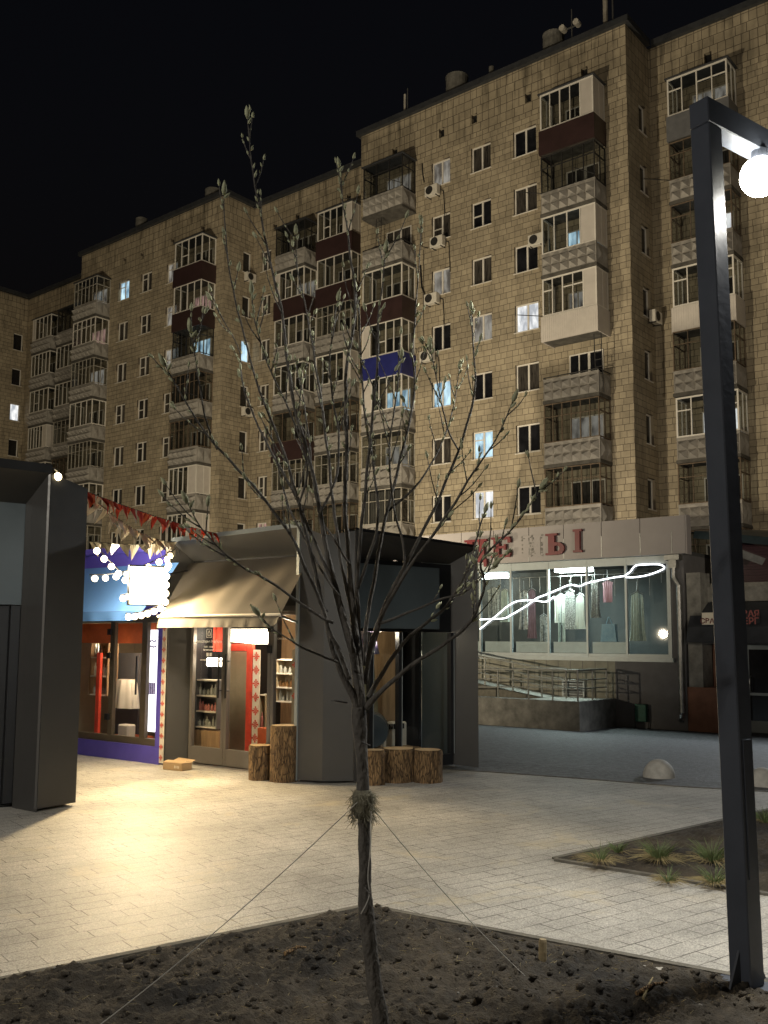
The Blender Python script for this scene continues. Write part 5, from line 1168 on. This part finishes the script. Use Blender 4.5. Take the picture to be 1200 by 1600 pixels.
wpt = lambda M_, x, y, z: M_ @ Vector((x, y, z))
gL = wpt(K3, pr.x + .0, pr.y + .1, 3.38)
g1b = K1 @ Vector((onp(K1, 338, 834, -.02)[0], -.02, onp(K1, 338, 834, -.02)[1]))
g2b = K1 @ Vector((onp(K1, 274, 848, -.05)[0], -.05, onp(K1, 274, 848, -.05)[1]))
garland(gL + Vector((0, 0, -.02)), g1b, .03, 40, ['redc', 'orange', 'redc', 'fwhite', 'redc'], 'red and orange bunting stretched down to the corner kiosk roof', .15, 1)
garland(gL + Vector((.02, .05, -.04)), g2b, .12, 32, ['fwhite'], 'white bunting sagging below the red one', .19, 2)
garland(atY(142, 846, 12.6), atY(274, 846, 13.3), .04, 9, ['fwhite'], 'short level row of white pennants above the blue kiosk', .19, 3)
garland(atY(146, 848, 12.2), atY(212, 915, 12.9), .02, 6, ['bulb'], 'steep string of warm bulbs beside the large kiosk', .042, 4, bulbs=True)
garland(atY(140, 898, 12.9), atY(274, 858, 13.0), .10, 8, ['bulb'], 'string of warm bulbs hung across the blue kiosk front', .042, 5, bulbs=True)
garland(atY(85, 733, 9.9), atY(96, 742, 10.1), .0, 1, ['bulb'], 'single warm bulb on top of the large left kiosk', .042, 6, bulbs=True)
garland(atY(188, 930, 12.75), atY(268, 872, 12.9), .10, 9, ['bulb'], 'added loop of warm bulbs filling the glare left of the floodlight', .042, 7, bulbs=True)  # bulbs added to fill the white glare patch
garland(atY(262, 862, 12.95), atY(258, 955, 12.95), .0, 7, ['bulb'], 'added vertical string of bulbs filling the glare between the two kiosks', .042, 8, bulbs=True)  # more bulbs added to thicken the glare at the corner
garland(atY(196, 958, 12.8), atY(256, 942, 12.9), .04, 6, ['bulb'], 'added lowest string of bulbs filling the glare under the floodlight', .042, 9, bulbs=True)  # bulbs added along the lower rim of the glare
# floodlight on the post between the kiosks, pointing across the plaza
FP = atY(232, 915, 12.85); Mf = T(*FP); fl = thing('floodlight', 'glaring floodlight in front of the blue awning', 'floodlight', Mf)
ff = (Vector((.5, 5.0, 2.2)) - FP).normalized(); beam = (Vector((.8, 7.5, -.2)) - FP).normalized(); sx_ = ff.cross(Vector((0, 0, 1))).normalized(); sz_ = sx_.cross(ff)
def fpt(a, b, c): return FP + sx_ * a + ff * b + sz_ * c
q = Mesh(); w, h = .26, .27  # panel widened to stand in for the blown-out glare
for (b0, b1, ww, hh, nm, mm) in ((-.10, 0, w, h, 'housing', 'kioskd'), (.003, .012, w * .94, h * .92, 'lens', 'flood')):
    q = Mesh(); i0 = [q.pt(fpt(a, b0, c)) for a, c in ((-ww, -hh), (ww, -hh), (ww, hh), (-ww, hh))]; i1 = [q.pt(fpt(a, b1, c)) for a, c in ((-ww, -hh), (ww, -hh), (ww, hh), (-ww, hh))]
    q.f += [i0[::-1], i1] + [[i0[k], i0[(k+1)%4], i1[(k+1)%4], i1[k]] for k in range(4)]; q.build(nm, M[mm], fl)
q = Mesh(); q.tube([FP + Vector((0, 0, .1)), K1 @ Vector(((K1.inverted() @ FP).x, -.02, 2.7))], .012, 6); q.build('bracket', M['black'], fl)
ld = bpy.data.lights.new('floodlight_beam', 'SPOT'); ld.energy = 700; ld.color = (1, .74, .40); ld.spot_size = math.radians(118); ld.spot_blend = .45; ld.shadow_soft_size = .12; lo = bpy.data.objects.new('floodlight_beam', ld); COL.objects.link(lo)
lo.location = FP + ff * .06; lo.rotation_euler = beam.to_track_quat('-Z', 'Y').to_euler()
ld = bpy.data.lights.new('downward_fill', 'SPOT'); ld.energy = 430; ld.color = (1, .76, .42); ld.shadow_soft_size = .2; ld.spot_size = math.radians(140); ld.spot_blend = .6; lo = bpy.data.objects.new('downward_fill', ld); COL.objects.link(lo); lo.location = FP + Vector((0, -.25, -.1)); lo.rotation_euler = Vector((.25, -.25, -1)).to_track_quat('-Z', 'Y').to_euler()  # added spot brightening the paving in front of the kiosks
ld = bpy.data.lights.new('bulb_glow', 'POINT'); ld.energy = 85; ld.color = (1, .86, .64); ld.shadow_soft_size = .25; lo = bpy.data.objects.new('bulb_glow', ld); COL.objects.link(lo); lo.location = FP + Vector((-.5, .0, .15))

# ================================================================== STREET LAMP
PP = gnd(1168, 1545); Mp = Matrix.Translation((PP.x, PP.y, 0)) @ Matrix.Rotation(math.radians(-.85), 4, 'Y') @ frame((0, 0), (.8, .6)); zt0 = 4.75
st = thing('street_lamp', 'tall dark square section lamp post with bright lamp under its arm', 'street lamp', Mp)
q = Mesh(Mp); a = .061; q.box(-a, a, -a, a, .02, zt0 - .151); q.build('pole', M['post'], st, bevel=.006)
q = Mesh(Mp); q.box(-a - .001, 2.6, -a - .001, a + .001, zt0 - .15, zt0); q.build('arm', M['post'], st, bevel=.006)
q = Mesh(Mp); q.box(-.035, .035, -a - .006, -a - .001, .55, 1.25); q.build('access_hatch', M['post'], st, bevel=.002)
q = Mesh(Mp); 
for sgn in (-1, 1):
    q.extr([(sgn * a, .02), (sgn * (a + .10), .02), (sgn * a, .20)], -.006, .006)
q.box(-.17, .17, -.17, .17, .0, .02); q.build('base_plate', M['post'], st)
LPt = atY(1188, 276, 5.35)
q = Mesh(); q.tube([LPt + Vector((0, 0, .105)), LPt + Vector((0, 0, .16)), (LPt.x, LPt.y, zt0 - .15)], [.05, .045, .025], 20); q.build('lamp_housing', M['post'], st)
q = Mesh(); q.ball(tuple(LPt), .115, 28, 16, 1); q.build('lamp_lens', M['lens'], st, smooth=True)  # globe enlarged to stand in for the lamp's glare
ld = bpy.data.lights.new('street_lamp_light', 'SPOT'); ld.energy = 800; ld.color = (1, .97, .88); ld.shadow_soft_size = .1; ld.spot_size = math.radians(165); ld.spot_blend = .3
lo = bpy.data.objects.new('street_lamp_light', ld); COL.objects.link(lo); lo.location = LPt + Vector((0, 0, -.12)); lo.rotation_euler = (0, 0, 0)

# ================================================================== YOUNG TREE
YT = 4.34
tr = thing('young_tree', 'slender bare young tree with swelling pale buds, tied with twine', 'tree', T(gnd(600, 1640).x, YT, .02))
def sm(p, n=4): return smooth_line(p, n)
branches = []
def limb(px, yoff, name='branch', n=8):
    """px: list of (x, y, width_px); yoff: (start, end) depth offsets"""
    L_ = len(px); P = []; R_ = []
    for i, (x, y, w) in enumerate(px):
        t = i / (L_ - 1); Y = YT + yoff[0] + (yoff[1] - yoff[0]) * t ** 1.3; P.append(atY(x, y, Y)); R_.append(w * (.35 if w > 14 else .30) * Y / F_PX if len(px) and name == 'branch' else w * .42 * Y / F_PX)
    S_ = smooth_line([tuple(p) for p in P], 4); RS = []
    for i in range(L_ - 1):
        for k in range(4): RS.append(R_[i] + (R_[i+1] - R_[i]) * k / 4)
    RS.append(R_[-1])
    S2 = [p + Vector((noise.noise(p * 9), 0, noise.noise(p * 9 + Vector((5, 5, 5))))) * .006 for p in S_]
    RS = [r * (1 + .10 * noise.noise(p * 30)) for r, p in zip(RS, S_)]
    q = Mesh(); q.tube(S2, RS, n); branches.append((S2, RS)); return q
trunk = limb([(602,1650,34),(600,1640,31),(592,1580,29),(584,1530,28),(577,1470,27),(572,1425,28),(571,1400,25),(570,1350,23),(568,1300,22),(567,1240,23),(566,1200,22),(563,1160,24),(562,1125,28),(560,1105,26)], (0, 0), 'trunk', n=14)
trunk.build('trunk', M['tbark'], tr, smooth=True)
specs = [
 ([(561,1125,22),(556,1100,18),(545,1075,16),(530,1045,14),(518,1010,13),(507,960,12),(494,900,11),(482,850,10),(468,790,9),(450,730,8),(428,670,7),(405,610,6),(385,540,5),(368,470,4.5),(356,400,4),(350,340,3.5),(350,305,3)], (0, -.35)),
 ([(563,1125,24),(560,1080,21),(553,1030,19),(540,980,17),(527,930,15),(512,870,13),(500,800,12),(490,750,11),(475,690,10),(460,640,9),(452,580,8.5),(444,520,8),(436,465,7),(420,400,6),(408,340,5.5),(399,290,5),(391,235,4),(386,185,3)], (0, -.15)),
 ([(566,1120,20),(562,1060,18),(556,1000,17),(550,940,15),(546,880,13),(541,820,12),(539,760,11),(541,700,10),(540,640,9.5),(541,580,9),(552,520,8),(555,460,7),(549,410,6),(541,350,5),(534,300,4),(531,262,3)], (0, .15)),
 ([(545,1062,13),(530,1020,12),(515,985,11),(500,940,10),(478,890,9),(455,840,8.5),(425,795,8),(390,755,7.5),(355,715,7),(325,680,6),(300,645,5),(278,605,4),(258,572,3)], (-.1, -.5)),
 ([(520,972,9),(495,960,8),(465,940,7),(430,915,7),(400,897,6.5),(380,888,6),(345,860,5),(315,825,4),(293,785,3)], (-.15, -.6)),
 ([(527,1035,7),(505,1025,6),(480,1015,5.5),(455,1000,4.5),(430,985,4),(405,962,2.5)], (-.1, -.4)),
 ([(572,1105,17),(590,1085,14),(615,1062,12),(650,1035,10.5),(690,1010,9.5),(722,985,8.5),(745,955,8),(757,915,7),(752,880,6.5),(770,855,5.5),(800,828,4.5),(828,790,3.5),(845,765,2.5)], (0, -.45)),
 ([(575,1090,14),(592,1060,12),(610,1030,11),(635,1000,10),(665,975,9),(695,950,8),(718,915,7),(735,880,6),(742,850,5),(757,800,3.5)], (.1, .3)),
 ([(570,1070,14),(578,1020,13),(590,975,12),(610,930,11),(632,885,10),(655,840,9),(678,795,8),(698,750,7.5),(716,705,7),(730,660,6.5),(741,620,6),(742,570,5),(738,520,4),(737,485,3)], (.05, .35)),
 ([(572,1050,12),(585,1000,11),(600,955,10),(625,910,9),(655,865,8),(685,825,7.5),(712,785,7),(735,745,6),(758,712,5),(780,675,4),(800,628,3)], (.1, -.3)),
 ([(568,1040,12),(572,980,11),(582,920,10),(592,860,9),(604,800,8.5),(620,740,8),(633,690,7),(643,640,6.5),(648,600,6),(645,545,5),(650,480,4),(655,420,3.5),(657,352,2.5)], (.1, .45)),
 ([(563,1030,12),(560,970,11),(558,910,10),(562,850,9),(568,790,8.5),(574,730,8),(580,670,7.5),(586,610,7),(590,550,6),(592,490,5),(598,440,4),(602,395,3)], (.05, -.25)),
 ([(556,1000,11),(548,950,10),(538,900,9),(528,840,8.5),(520,780,8),(514,720,7.5),(506,660,7),(498,600,6),(488,540,5),(478,480,4),(465,420,3.2),(462,365,2.5)], (0, .3)),
 ([(553,1020,12),(537,960,11),(515,900,10),(488,840,9),(466,785,8),(440,735,7),(415,690,6),(392,640,5),(378,590,4),(372,540,3),(330,470,2.5)], (-.05, .3)),
 ([(560,920,9),(575,870,8),(588,830,7.5),(590,780,7),(583,720,6.5),(572,660,6),(566,600,5.5),(563,540,5),(560,480,4),(556,450,3)], (0, .2)),
 ([(604,800,7),(640,770,6),(668,735,5),(688,700,4.5),(702,660,4),(712,620,3),(718,575,2.5)], (.2, .5)),
 ([(590,975,8),(620,965,7),(655,950,6),(690,935,5.5),(725,925,5),(752,905,4),(772,885,3)], (.05, -.2)),
 ([(500,800,7),(520,760,6.5),(530,720,6),(528,670,5.5),(520,620,5),(515,570,4.5),(520,520,4),(527,470,3)], (-.1, .1)),
 ([(467,790,6),(480,740,5.5),(470,690,5),(452,640,5),(432,600,4.5),(415,560,4),(400,510,3.5),(393,460,3)], (-.2, -.4)),
 ([(340,702,5),(320,650,4.5),(310,600,4),(305,560,3.5),(298,520,3)], (-.35, -.5)),
 ([(632,885,7),(628,840,6.5),(615,800,6),(610,750,5.5),(608,700,5),(615,650,4.5),(622,600,4),(626,560,3)], (.1, .2)),
 ([(716,705,5),(700,670,4.5),(690,630,4),(682,590,3.5),(672,545,3)], (.3, .2)),
 ([(530,930,7),(510,905,6),(490,870,6),(470,830,5.5),(450,790,5),(440,750,4.5),(428,700,4),(420,650,3)], (-.1, .1)),
 ([(546,880,7),(520,840,6),(505,815,5.5),(492,770,5),(486,720,4.5),(478,650,4),(470,590,3)], (0, .25)),
]
for px, yo in specs: limb(px, yo, n=9).build('branch', M['tbark'], tr, smooth=True)
# twigs and buds
rr = random.Random(11); tw = Mesh(); bd = Mesh()
def bud(p, d, s_):
    d = d.normalized(); w = s_ * .21
    bd.tube([p, p + d * s_ * .3, p + d * s_ * .65, p + d * s_], [w * .5, w, w * .8, w * .12], 6)
    if rr.random() < .45:   # opening scales
        side_ = d.cross(Vector((rr.uniform(-1, 1), rr.uniform(-1, 1), .3))).normalized()
        q0 = p + d * s_ * .2; bd.tube([q0, q0 + d * s_ * .5 + side_ * s_ * .28, q0 + d * s_ * .85 + side_ * s_ * .22], [w * .4, w * .5, w * .1], 5)
for bi, (S_, RS) in enumerate(branches[1:]):
    n_ = len(S_)
    for i in range(2, n_ - 1):
        t = i / n_
        if t < .35: continue
        p = S_[i]; d = (S_[i+1] - S_[i-1]).normalized(); az = rr.uniform(0, 6.28); sd_ = Vector((math.cos(az), math.sin(az), 0)); sd_ = (sd_ - d * sd_.dot(d)).normalized()
        if rr.random() < .38 * t + .03:   # side twig
            ln = rr.uniform(.06, .26) * (1.2 - .4 * t); dr = (d * .85 + sd_ * .75 + Vector((0, 0, .25))).normalized(); pts_ = [p]; 
            for k in range(4):
                dr = (dr + Vector((rr.uniform(-.1, .1), rr.uniform(-.1, .1), .13))).normalized(); pts_.append(pts_[-1] + dr * ln / 4)
            tw.tube(pts_, [.0035, .003, .0027, .0023, .0016], 5)
            bud(pts_[-1], dr, rr.uniform(.026, .044))
            for k in (1, 2, 3):
                if rr.random() < .6: bud(pts_[k], (dr + sd_ * rr.uniform(-.8, .8)), rr.uniform(.014, .026))
        if t > .42 and rr.random() < .46:
            bud(p + sd_ * RS[i], (d + sd_ * .5), rr.uniform(.018, .036))
    bud(S_[-1], S_[-1] - S_[-3], .06); bud(S_[-2], (S_[-1] - S_[-3]) + Vector((.04, 0, .0)), .036); bud(S_[-4], (S_[-1] - S_[-4]) + Vector((-.05, .02, .0)), .028)
tag(tw.build('twigs', M['tbark'], tr, smooth=True), kind='stuff'); tag(bd.build('buds', M['bud'], tr, smooth=True), kind='stuff')
# knots / stubs
q = Mesh()
for (x, y, dx, dy) in ((530,1098,-24,-4),(566,1165,-14,-6),(500,955,-10,-8),(556,1385,10,12)):
    a = atY(x + 12, y, YT - .02); b_ = atY(x + dx + 12, y + dy, YT - .08); q.tube([a, b_], [.004, .003], 6)
q.build('stub', M['tbark'], tr)
# moss wrap
wr = Mesh(); c_ = atY(567, 1256, YT); rr = random.Random(4)
wp = [atY(567, y, YT) for y in (1234, 1242, 1255, 1268, 1278)]; wr.tube(wp, [.036, .046, .047, .042, .036], 20)
for i in range(420):
    a = rr.uniform(0, 6.28); z_ = rr.uniform(-.07, .05); p = c_ + Vector((math.cos(a) * .044, math.sin(a) * .044, z_)); d = Vector((math.cos(a) * .6 + rr.uniform(-.6, .6), math.sin(a) * .6 + rr.uniform(-.6, .6), rr.uniform(-1.4, .4))).normalized(); ln = rr.uniform(.012, .05)
    wr.tube([p, p + d * ln * .6, p + d * ln + Vector((0, 0, -.008))], [.0012, .001, .0006], 3, cap=False)
wr.build('moss_wrap', M['moss'], tr)
# guy lines
def guy(a, b, r_, lab):
    q = Mesh(); a = Vector(a); b = Vector(b); q.tube([a.lerp(b, i / 12) + Vector((0, 0, -.03 * 4 * (i/12) * (1 - i/12))) for i in range(13)], r_, 6); o = q.build('guy_line', M['rope']); tag(o, lab, 'string')
gl_ = gnd(150, 1606, .05); gr_ = gnd(828, 1532, .05)
guy(atY(560, 1252, YT - .04), gl_, .0022, 'white guy string running from the tree wrap to the left foreground soil')
guy(atY(577, 1256, YT - .02), gr_, .0018, 'thin guy string running from the tree wrap down to the right soil')
q = Mesh(); q.tube(smooth_line([atY(580, 1268, YT - .045), atY(579, 1320, YT - .05), atY(575, 1370, YT - .045), atY(577, 1400, YT - .04), atY(564, 1428, YT - .05)]), .0028, 6); o = q.build('loose_string', M['rope']); tag(o, 'loose white string end hanging down along the tree trunk', 'string')

# ================================================================== BED DETAILS
P = gnd(848, 1524); zs_ = soil_z(P.x, P.y)
q = Mesh(T(P.x, P.y, zs_)); q.tube([(0, 0, -.06), (.002, 0, .10), (.003, 0, .112)], [.021, .021, .018], 10); o = q.build('wooden_peg', mat('fresh_peg_wood', (.30, .24, .14), .85, bump=.4, var=.25, vscale=20)); tag(o, 'short round wooden peg driven into the soil', 'peg')
rr = random.Random(21)
def stick(x0, y0, x1, y1, r_, lab, cat='stick'):
    a = gnd(x0, y0, .07); b_ = gnd(x1, y1, .07); a.z = soil_z(a.x, a.y) + r_ + .004; b_.z = soil_z(b_.x, b_.y) + r_ + .03; m_ = (a + b_) / 2 + Vector((.01, .01, .015)); q = Mesh(); q.tube([a, m_, b_], [r_, r_ * .8, r_ * .4], 7); o = q.build('stick', M['bark'] if r_ > .01 else M['straw']); tag(o, lab, cat)
stick(995, 1556, 1042, 1536, .011, 'pale broken stick lying in front of the lamp post'); stick(1005, 1560, 1020, 1530, .007, 'thin upright twig crossing the pale broken stick'); stick(445, 1492, 478, 1480, .012, 'brown stick half buried left of the trunk')
def clods(name, n, lab, lo_, hi_, m_, region, seed, stuff=True):
    rr = random.Random(seed); q = Mesh()
    for i in range(n):
        x = rr.uniform(region[0], region[1]); y = region[2] + (region[3] - region[2]) * rr.random() ** 1.2
        w = Vector((x - B1[0].x, y - B1[0].y)); 
        # inside the bed?
        det = B1[1].x * B1[2].y - B1[1].y * B1[2].x; a = (w.x * B1[2].y - w.y * B1[2].x) / det; b_ = (B1[1].x * w.y - B1[1].y * w.x) / det
        if a < .06 or b_ < .06: continue
        s_ = lo_ + (hi_ - lo_) * rr.random() ** 5; z_ = soil_z(x, y); c_ = Vector((x, y, z_ + s_ * .25)); n_, m__ = 7, 5; rings = []
        for j in range(m__ + 1):
            th = math.pi * j / m__; ring = []
            for k in range(n_):
                ph = 2*math.pi*k/n_ + i; d = Vector((math.sin(th)*math.cos(ph), math.sin(th)*math.sin(ph), math.cos(th)*.7)); ring.append(q.pt(c_ + d * s_ * (1 + .7 * noise.noise(d * 1.9 + Vector((i*3.1, 0, 0))))))
            rings.append(ring)
        for j in range(m__):
            for k in range(n_): q.f.append([rings[j][k], rings[j+1][k], rings[j+1][(k+1)%n_], rings[j][(k+1)%n_]])
    o = q.build(name, M[m_], smooth=True); tag(o, lab, 'soil clods', kind='stuff')
clods('soil_clods', 7000, 'crumbled clods scattered over the front soil bed', .0025, .024, 'soil', (-3.2, 3.2, 3.6, 6.5), 5)
clods('gravel', 260, 'small pale stones and chips scattered in the front bed', .003, .010, 'conc', (-3, 3, 3.8, 6.4), 6)
q = Mesh(); rr = random.Random(8)
for i in range(900):
    x = rr.uniform(-3, 3); y = rr.uniform(3.9, 6.4); w = Vector((x - B1[0].x, y - B1[0].y)); det = B1[1].x * B1[2].y - B1[1].y * B1[2].x
    if (w.x * B1[2].y - w.y * B1[2].x) / det < .05 or (B1[1].x * w.y - B1[1].y * w.x) / det < .05: continue
    z_ = soil_z(x, y) + .006; a = rr.uniform(0, 6.28); ln = rr.uniform(.01, .045); q.tube([(x, y, z_), (x + math.cos(a) * ln, y + math.sin(a) * ln, z_ + rr.uniform(-.003, .012))], .0011, 3, cap=False)
tag(q.build('straw_litter', M['straw']), 'bits of straw and wood chips strewn over the dark soil', 'litter', kind='stuff')
def tuft(px, py, r_, h_, n_g, n_s, lab, seed):
    P = gnd(px, py, .05); z_ = soil_h(P.x, P.y, .5); rr = random.Random(seed); Mt = T(P.x, P.y, z_); r = thing('grass_tuft', lab, 'grass tuft', Mt, 'ornamental grass tufts in the right bed')
    for nm, cnt, m_, up, ln in (('green_blades', int(n_g * .7), 'grass', 1.6, h_ * .9), ('dry_blades', int(n_s * .55), 'straw', .35, h_ * .95)):
        q = Mesh(Mt)
        for i in range(cnt):
            a = rr.uniform(0, 6.28); b0 = Vector((math.cos(a), math.sin(a), 0)) * rr.uniform(0, r_ * .35); d = Vector((math.cos(a + rr.uniform(-.5, .5)), math.sin(a + rr.uniform(-.5, .5)), up * rr.uniform(.6, 1.5))).normalized(); L_ = ln * rr.uniform(.5, 1.1)
            p1 = b0 + d * L_ * .5; p2 = b0 + d * L_ + Vector((math.cos(a), math.sin(a), 0)) * L_ * .2 - Vector((0, 0, L_ * (.12 if nm[0] == 'g' else .32)))
            if p2.z < .004: p2.z = .004
            q.tube([b0, p1, p2], [.0022, .0018, .0006], 3, cap=False)
        q.build(nm, M[m_], r)
for (x, y, r_, h_, g1, s1, lab, sd_) in ((938, 1350, .14, .19, 60, 190, 'mostly dry grass tuft nearest the bed corner', 1), (966, 1334, .08, .13, 90, 20, 'small green grass tuft behind the corner one', 2), (1030, 1345, .17, .22, 150, 260, 'large tuft green on top with dry skirt in the bed middle', 3), (1044, 1374, .12, .14, 50, 140, 'low dry tuft just below the large one', 4), (1112, 1345, .18, .24, 190, 240, 'tall green and straw tuft left of the lamp post', 5), (1116, 1380, .14, .17, 90, 200, 'dry spreading tuft at the bed edge beside the lamp post', 6), (1195, 1285, .12, .2, 120, 60, 'green tuft right of the lamp post at the frame edge', 7)):
    tuft(x, y, r_, h_, g1, s1, lab, sd_)

# tidy helper properties
for o in bpy.data.objects:
    if '_m' in o: del o['_m']
